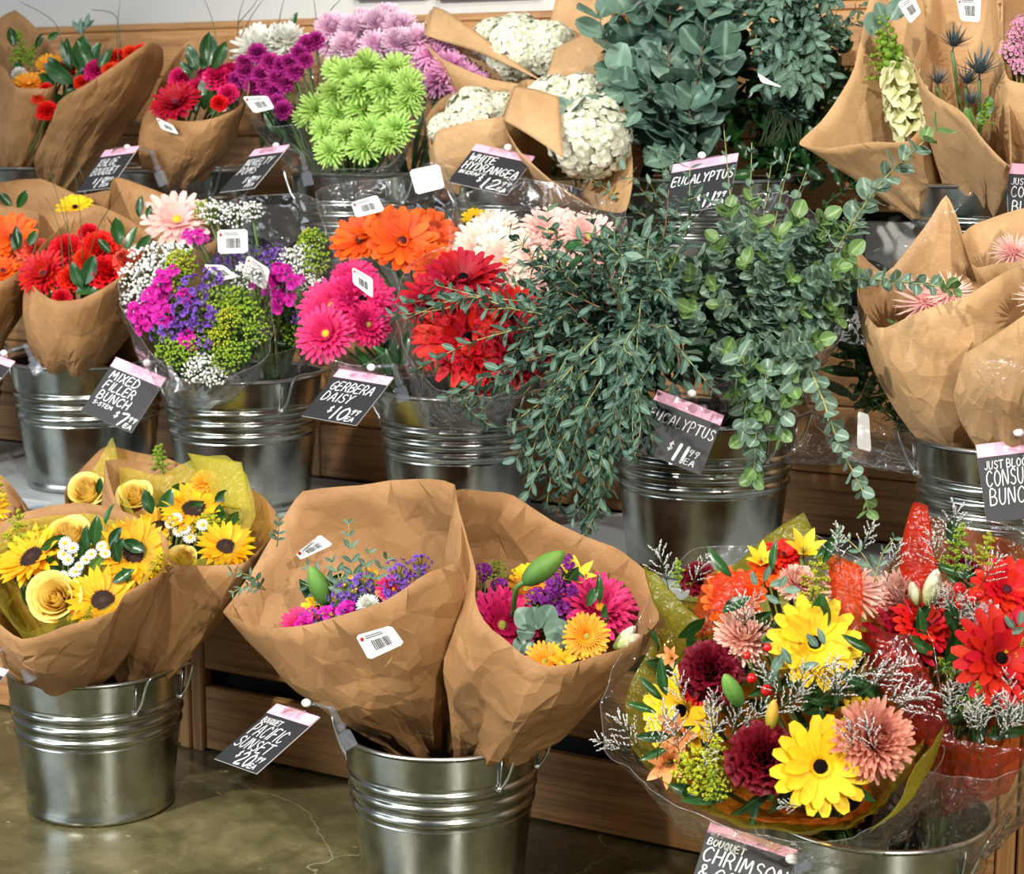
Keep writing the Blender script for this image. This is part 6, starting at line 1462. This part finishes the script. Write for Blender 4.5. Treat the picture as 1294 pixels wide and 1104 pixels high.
B.flower('ger_crim', 222, 130, 33, (-.25, .7), -.06); B.many('carn_pink', [(227, 98, 15), (275, 96, 20, .0), (250, 110, 14), (288, 118, 14, -.03), (262, 95, 14, .02), (290, 90, 14, .02)], n=(0, .6)); B.flower('carn_red', 277, 130, 12, (0, .6), -.06)
for p in ((262, 85, 85, 44), (268, 88, 60, 40), (250, 90, 110, 36), (242, 95, 130, 24), (258, 140, 85, 46), (264, 145, 60, 36), (248, 145, 110, 34), (276, 140, 30, 30), (240, 100, 90, 22), (255, 88, 70, 30)): B.leaf('ruscus', *p, dY=-.02)
B.sticker([(197, 148), (218, 158), (226, 170), (204, 163)], dY=-.13)
B.grass([[(275, 60), (268, 25), (258, -2)], [(300, 45), (302, 20), (310, -5)], [(305, 45), (318, 20), (332, 0)]], .05)
# poms
B = Bouquet('U3', (-.07, .0), 2.98, 'clear sleeve of magenta pompons backed by one big white bloom', group=GU)
B.wrap([(285, 110, -.03), (300, 140, -.06), (345, 160, -.09), (395, 150, -.07), (405, 90, .0), (390, 45, .07), (330, 38, .09), (288, 65, .05)], M_FILM, 'cellophane_sleeve', rb=.03, bulge=.0, crumple=.006, seed=111, thick=0)
B.flower('mum_white', 330, 62, 42, (-.1, .7), .05); B.flower('mum_white', 362, 52, 32, (.1, .8), .07)
B.many('pom_mag', [(325, 66, 15), (342, 78, 15), (356, 82, 15), (310, 90, 15), (330, 94, 15), (350, 98, 15), (298, 100, 13), (320, 106, 15), (345, 115, 14), (365, 78, 13), (388, 55, 14, .02), (378, 66, 13), (398, 50, 13, .03), (335, 108, 13), (360, 105, 13), (358, 138, 14, -.03), (350, 128, 12, -.02), (372, 90, 13), (308, 78, 12), (385, 75, 12)], n=(-.1, .5), dY=-.02)
for i in range(16): B.leaf('lily', 330 + R_.uniform(0, 60), 130 + R_.uniform(0, 70), R_.uniform(60, 140), R_.uniform(26, 46), R_.uniform(-.02, .04))
B.sticker([(306, 122), (338, 121), (347, 137), (321, 143)], dY=-.1)
B = Bouquet('U3', (.01, -.05), 2.93, 'clear sleeve packed with lime green chrysanthemums', group=GU)
B.wrap([(374, 150, -.04), (390, 190, -.08), (430, 213, -.1), (490, 210, -.09), (525, 170, -.04), (538, 110, .02), (525, 72, .07), (470, 58, .1), (410, 70, .07), (380, 105, .02)], M_FILM, 'cellophane_sleeve', rb=.04, bulge=.01, crumple=.006, seed=112, thick=0)
B.many('mum_green', [(440, 96, 27, .02), (465, 84, 27, .04), (500, 88, 27, .03), (515, 105, 24, .01), (425, 118, 26), (455, 112, 28), (488, 110, 28), (400, 140, 26), (430, 145, 28), (460, 138, 28), (492, 138, 28), (515, 130, 24), (410, 165, 22, -.03), (440, 170, 26, -.03), (470, 168, 26, -.03), (502, 162, 26, -.03), (418, 192, 23, -.06), (460, 186, 26, -.05), (492, 178, 22, -.05), (520, 115, 20), (425, 90, 22, .03), (385, 150, 18)], n=(0, .45), dY=-.02, jit=.35)
B = Bouquet('U3', (.06, .06), 3.1, 'clear sleeve of soft lavender and orchid chrysanthemums rising behind the lime ones', group=GU)
B.wrap([(395, 60, -.02), (420, 110, -.05), (520, 130, -.08), (610, 120, -.04), (620, 70, .02), (560, 28, .07), (470, 14, .08), (410, 28, .05)], M_FILM, 'cellophane_sleeve', rb=.03, bulge=.0, crumple=.006, seed=113, thick=0)
B.many('mum_lav', [(420, 36, 26), (450, 40, 28), (480, 32, 28, .02), (505, 35, 26, .02), (440, 60, 26, -.02), (475, 58, 26, -.02), (505, 55, 26, -.02), (530, 50, 26), (490, 22, 22, .04), (415, 55, 20), (460, 26, 22, .03)], n=(0, .5))
B.many('mum_orch', [(545, 70, 26), (570, 85, 28, -.02), (555, 100, 26, -.02), (590, 95, 24, -.01), (585, 110, 24, -.02), (535, 85, 24), (605, 105, 20), (560, 62, 22, .02)], n=(.1, .5))
B.grass([[(300, 30), (318, 10), (330, -8)], [(352, 30), (356, 10), (360, -6)], [(400, 30), (398, 10), (396, -6)], [(410, 25), (420, 10), (436, -6)]], .05)
B.leaf('ruscus', 368, 36, 70, 22, .05)
# hydrangeas
B = Bouquet('U4', (.0, .06), 3.1, 'white hydrangea in a kraft sheet rolled over into a long tube on one side', group=GU)
B.wrap([(532, 45, .0), (560, 75, -.05), (620, 100, -.07), (680, 108, -.07), (730, 105, -.05), (775, 90, .0), (772, 20, .08), (745, -10, .1), (705, -8, .1), (690, 40, .08), (640, 60, .07), (590, 40, .05), (545, 12, .04)], M_KRAFT2, bulge=.01, crumple=.004, seed=121)
B.flower('hydrangea', 655, 60, 46, (-.05, .6), .02); B.flower('hydrangea', 695, 62, 38, (.1, .6), .03); B.flower('hydrangea', 625, 52, 32, (-.2, .6), .04)
B.sheet([(548, 8, .02), (600, 42, -.01), (690, 105, -.04), (535, 44, -.03)], M_KRAFT2, 'kraft_roll', seed=3, bow=.03, crumple=.003)
B.sheet([(700, 62, -.02), (770, 30, .0), (765, 100, -.03), (690, 98, -.05)], M_KRAFT2, 'kraft_flap', seed=4, bow=.015, crumple=.004)
B = Bouquet('U4', (-.05, -.04), 2.96, 'white hydrangea low in a kraft sheet with a plain folded front', group=GU)
B.wrap([(538, 150, .0), (545, 185, -.05), (552, 165, -.08), (600, 152, -.1), (640, 146, -.08), (655, 130, -.02), (640, 112, .05), (600, 112, .08), (560, 122, .06)], M_KRAFT2, bulge=.03, crumple=.004, seed=122)
B.flower('hydrangea', 600, 148, 42, (-.1, .6), .0); B.flower('hydrangea', 562, 165, 24, (-.4, .4), -.02); B.flower('hydrangea', 632, 140, 26, (.1, .6), .02)
B = Bouquet('U4', (.06, -.05), 2.9, 'largest white hydrangea head half wrapped by a kraft flap beside the round leaves', group=GU)
B.wrap([(648, 112, .0), (634, 150, -.05), (655, 190, -.1), (700, 230, -.13), (750, 262, -.13), (790, 268, -.1), (800, 225, -.02), (795, 170, .05), (760, 125, .08), (700, 105, .08), (665, 100, .05)], M_KRAFT2, bulge=.0, crumple=.004, seed=123, rb=.03)
B.flower('hydrangea', 745, 172, 58, (.1, .35), -.02); B.flower('hydrangea', 700, 135, 44, (-.1, .7), .03); B.flower('hydrangea', 735, 125, 36, (.1, .8), .04)
B.sheet([(650, 110, -.06), (706, 122, -.08), (712, 200, -.12), (636, 152, -.1)], M_KRAFT2, 'kraft_flap', seed=5, bow=.02, crumple=.003)
# --- silver dollar eucalyptus
B = Foliage('U5', (-.07, .0), 2.96, 'eucalyptus bunch with large round silvery leaves and one stem over the hydrangea', 'eucalyptus', 'eucalyptus_bunch', GU)
B.start()
for i, pts in enumerate(([(850, 190), (800, 130), (770, 60), (755, 15)], [(850, 190), (800, 140), (765, 110)], [(860, 190), (820, 110), (800, 50), (790, 5)], [(870, 190), (850, 110), (845, 50), (850, -10)], [(880, 180), (880, 110), (890, 50), (900, 10)], [(870, 190), (840, 150), (800, 120), (770, 85)], [(880, 180), (900, 120), (915, 70)], [(860, 180), (830, 130), (800, 90)], [(880, 190), (870, 130), (865, 85)], [(860, 190), (820, 150), (785, 155)], [(870, 160), (860, 60), (830, -10)], [(890, 150), (900, 60), (930, -10)], [(880, 120), (900, 30), (950, 0)], [(860, 150), (840, 80), (815, 20)], [(870, 120), (880, 40), (880, -10)], [(850, 160), (815, 130), (785, 110)])):
    B.branch([(x, y, .02 - .05 * k / 3 + rr.uniform(-.03, .03)) for k, (x, y) in enumerate(pts)], ('dollar',), .045, .064, M_TWIGR, .0018, droop=.5, spread=1.0, taper=.15, facing=1.8)
B.branch([(805, 140, -.06), (750, 139, -.1), (725, 135, -.12), (704, 150, -.12)], ('dollar',), .036, .042, M_TWIGR, .0018, droop=.5, spread=.9, taper=.1, facing=1.6); B.branch([(735, 138, -.1), (715, 128, -.12), (707, 124, -.12)], ('dollar',), .03, .024, M_TWIGR, .0012, facing=1.2, opposite=False, skip=.7)
for ex, ey in ((830, 190), (845, 205), (820, 230), (860, 195), (775, 250), (790, 215), (745, 225), (880, 240), (905, 210)):
    B.branch([(850, 300, -.03), ((850 + ex) / 2 + 5, (300 + ey) / 2, -.06), (ex, ey, -.1)], ('euc', 'willow'), .026, .03, M_TWIG, .0012, droop=.2, spread=.9, taper=.3, facing=.5)
B.scatter(190, 850, 110, 85, 100, .04, .16, ('ruscus',), .04, .06)
B.finish()
B = Foliage('U5', (.06, .0), 2.97, 'eucalyptus bunch with drooping pointed leaves in a clear sleeve with a blue-white tag', 'eucalyptus', 'eucalyptus_bunch', GU)
B.start()
for i in range(34):
    ex, ey = 950 + rr.uniform(0, 110), 5 + rr.uniform(-10, 115)
    B.branch([(985 + rr.uniform(-30, 30), 185, .06), (990 + (ex - 990) * .4, 110, .03), ((990 + ex) / 2 + rr.uniform(-15, 15), min(60, ey) - 5 + rr.uniform(-20, 20), -.03), (ex, ey, -.05 + rr.uniform(-.04, .03))], ('euc', 'willow'), .024, .04, M_STEMD, .0014, droop=1.0, spread=.9, taper=.25, facing=.7, skip=3)
for ex, ey in ((1060, 10), (1085, 25), (1070, 50), (1090, 5), (1040, 0), (1020, -5)):
    B.branch([(1000, 150, .04), (1030, 70, .02), (ex, ey, .0)], ('euc', 'willow'), .02, .034, M_TWIG, .0014, droop=.8, spread=.9, facing=.7)
for ex, ey in ((1130, 190), (1118, 205), (1105, 195), (1110, 215), (1095, 210)):
    B.branch([(1040, 260, .06), (1080, 230, .06), (ex, ey, .06)], ('olive',), .02, .012, M_STEMD, .0012, droop=.3, facing=.5)
B.scatter(420, 985, 120, 90, 110, .05, .18, ('ruscus',), .03, .05)  # dark leaves added to stand for the deep shade inside the bunch
B.scatter(120, 1080, 170, 60, 60, .05, .16, ('ruscus',), .03, .05)
B.finish()
B.sticker([(957, 92), (975, 103), (996, 113), (994, 130), (972, 118)][:3] + [(962, 104)], bars=False, dY=-.08, name='sleeve_tag')
# --- snapdragon, thistle, waxflower cones
B = Bouquet('U6', (-.09, -.02), 2.93, 'kraft cone with a cream snapdragon spike and a long pointed corner sticking out', group=GU)
B.wrap([(1108, -40, .06), (1078, 90, -.02), (1040, 150, -.08), (1008, 182, -.14), (1045, 188, -.13), (1100, 180, -.11), (1150, 178, -.09), (1178, 130, -.02), (1175, 40, .05), (1155, -60, .09)], M_KRAFT2, bulge=.0, crumple=.004, seed=131)
B.sprig('snapdragon', 1158, 165, 108, 150, -.03, .1); B.sprig('snapdragon', 1136, 140, 98, 95, .02, .1); B.sprig('solgreen', 1120, 110, 100, 70, .0)
for p in ((1125, 25, 60, 30), (1118, 30, 110, 28), (1105, 45, 100, 30)): B.leaf('dollar', *p, dY=-.02)
B.sticker([(1134, 4), (1154, -6), (1164, 16), (1150, 30)], dY=-.04)
B = Bouquet('U6', (-.01, -.05), 2.88, 'kraft cone with spiky grey-blue thistles', group=GU)
B.wrap([(1168, 40, .05), (1156, 80, -.02), (1175, 115, -.07), (1215, 140, -.12), (1245, 180, -.15), (1278, 210, -.15), (1275, 130, -.04), (1266, 50, .05), (1250, -60, .09), (1180, -60, .09)], M_KRAFT2, bulge=.01, crumple=.004, seed=132, rb=.04)
B.many('eryngium', [(1205, 58, 30, .02), (1185, 105, 24, -.02), (1238, 92, 38, -.03), (1222, 105, 26, -.02), (1228, 130, 22, -.04)], n=(0, 1.6), dY=-.01); B.sprig('solgreen', 1240, 165, 80, 36, -.06)
for p in ((1235, 160, 60, 30), (1228, 160, 110, 26), (1245, 150, 80, 30)): B.leaf('olive', *p, dY=-.06)
B.sticker([(1208, -4), (1240, -4), (1238, 28), (1214, 26)], dY=-.05)
B = Bouquet('U6', (.07, -.03), 2.92, 'kraft cone with tiny pink waxflowers at the frame edge', group=GU)
B.wrap([(1268, 70, -.04), (1275, 100, -.08), (1310, 105, -.1), (1360, 70, -.04), (1370, -20, .05), (1320, -70, .09), (1268, -40, .06)], M_KRAFT2, bulge=.03, crumple=.004, seed=133)
B.many('wax', [(1280, 65, 20, -.03), (1292, 30, 16, .0), (1284, 45, 14), (1294, 84, 18, -.04), (1310, 60, 24)], n=(0, .6), dY=-.02); B.sprig('solgreen', 1290, 90, 95, 50, .0)
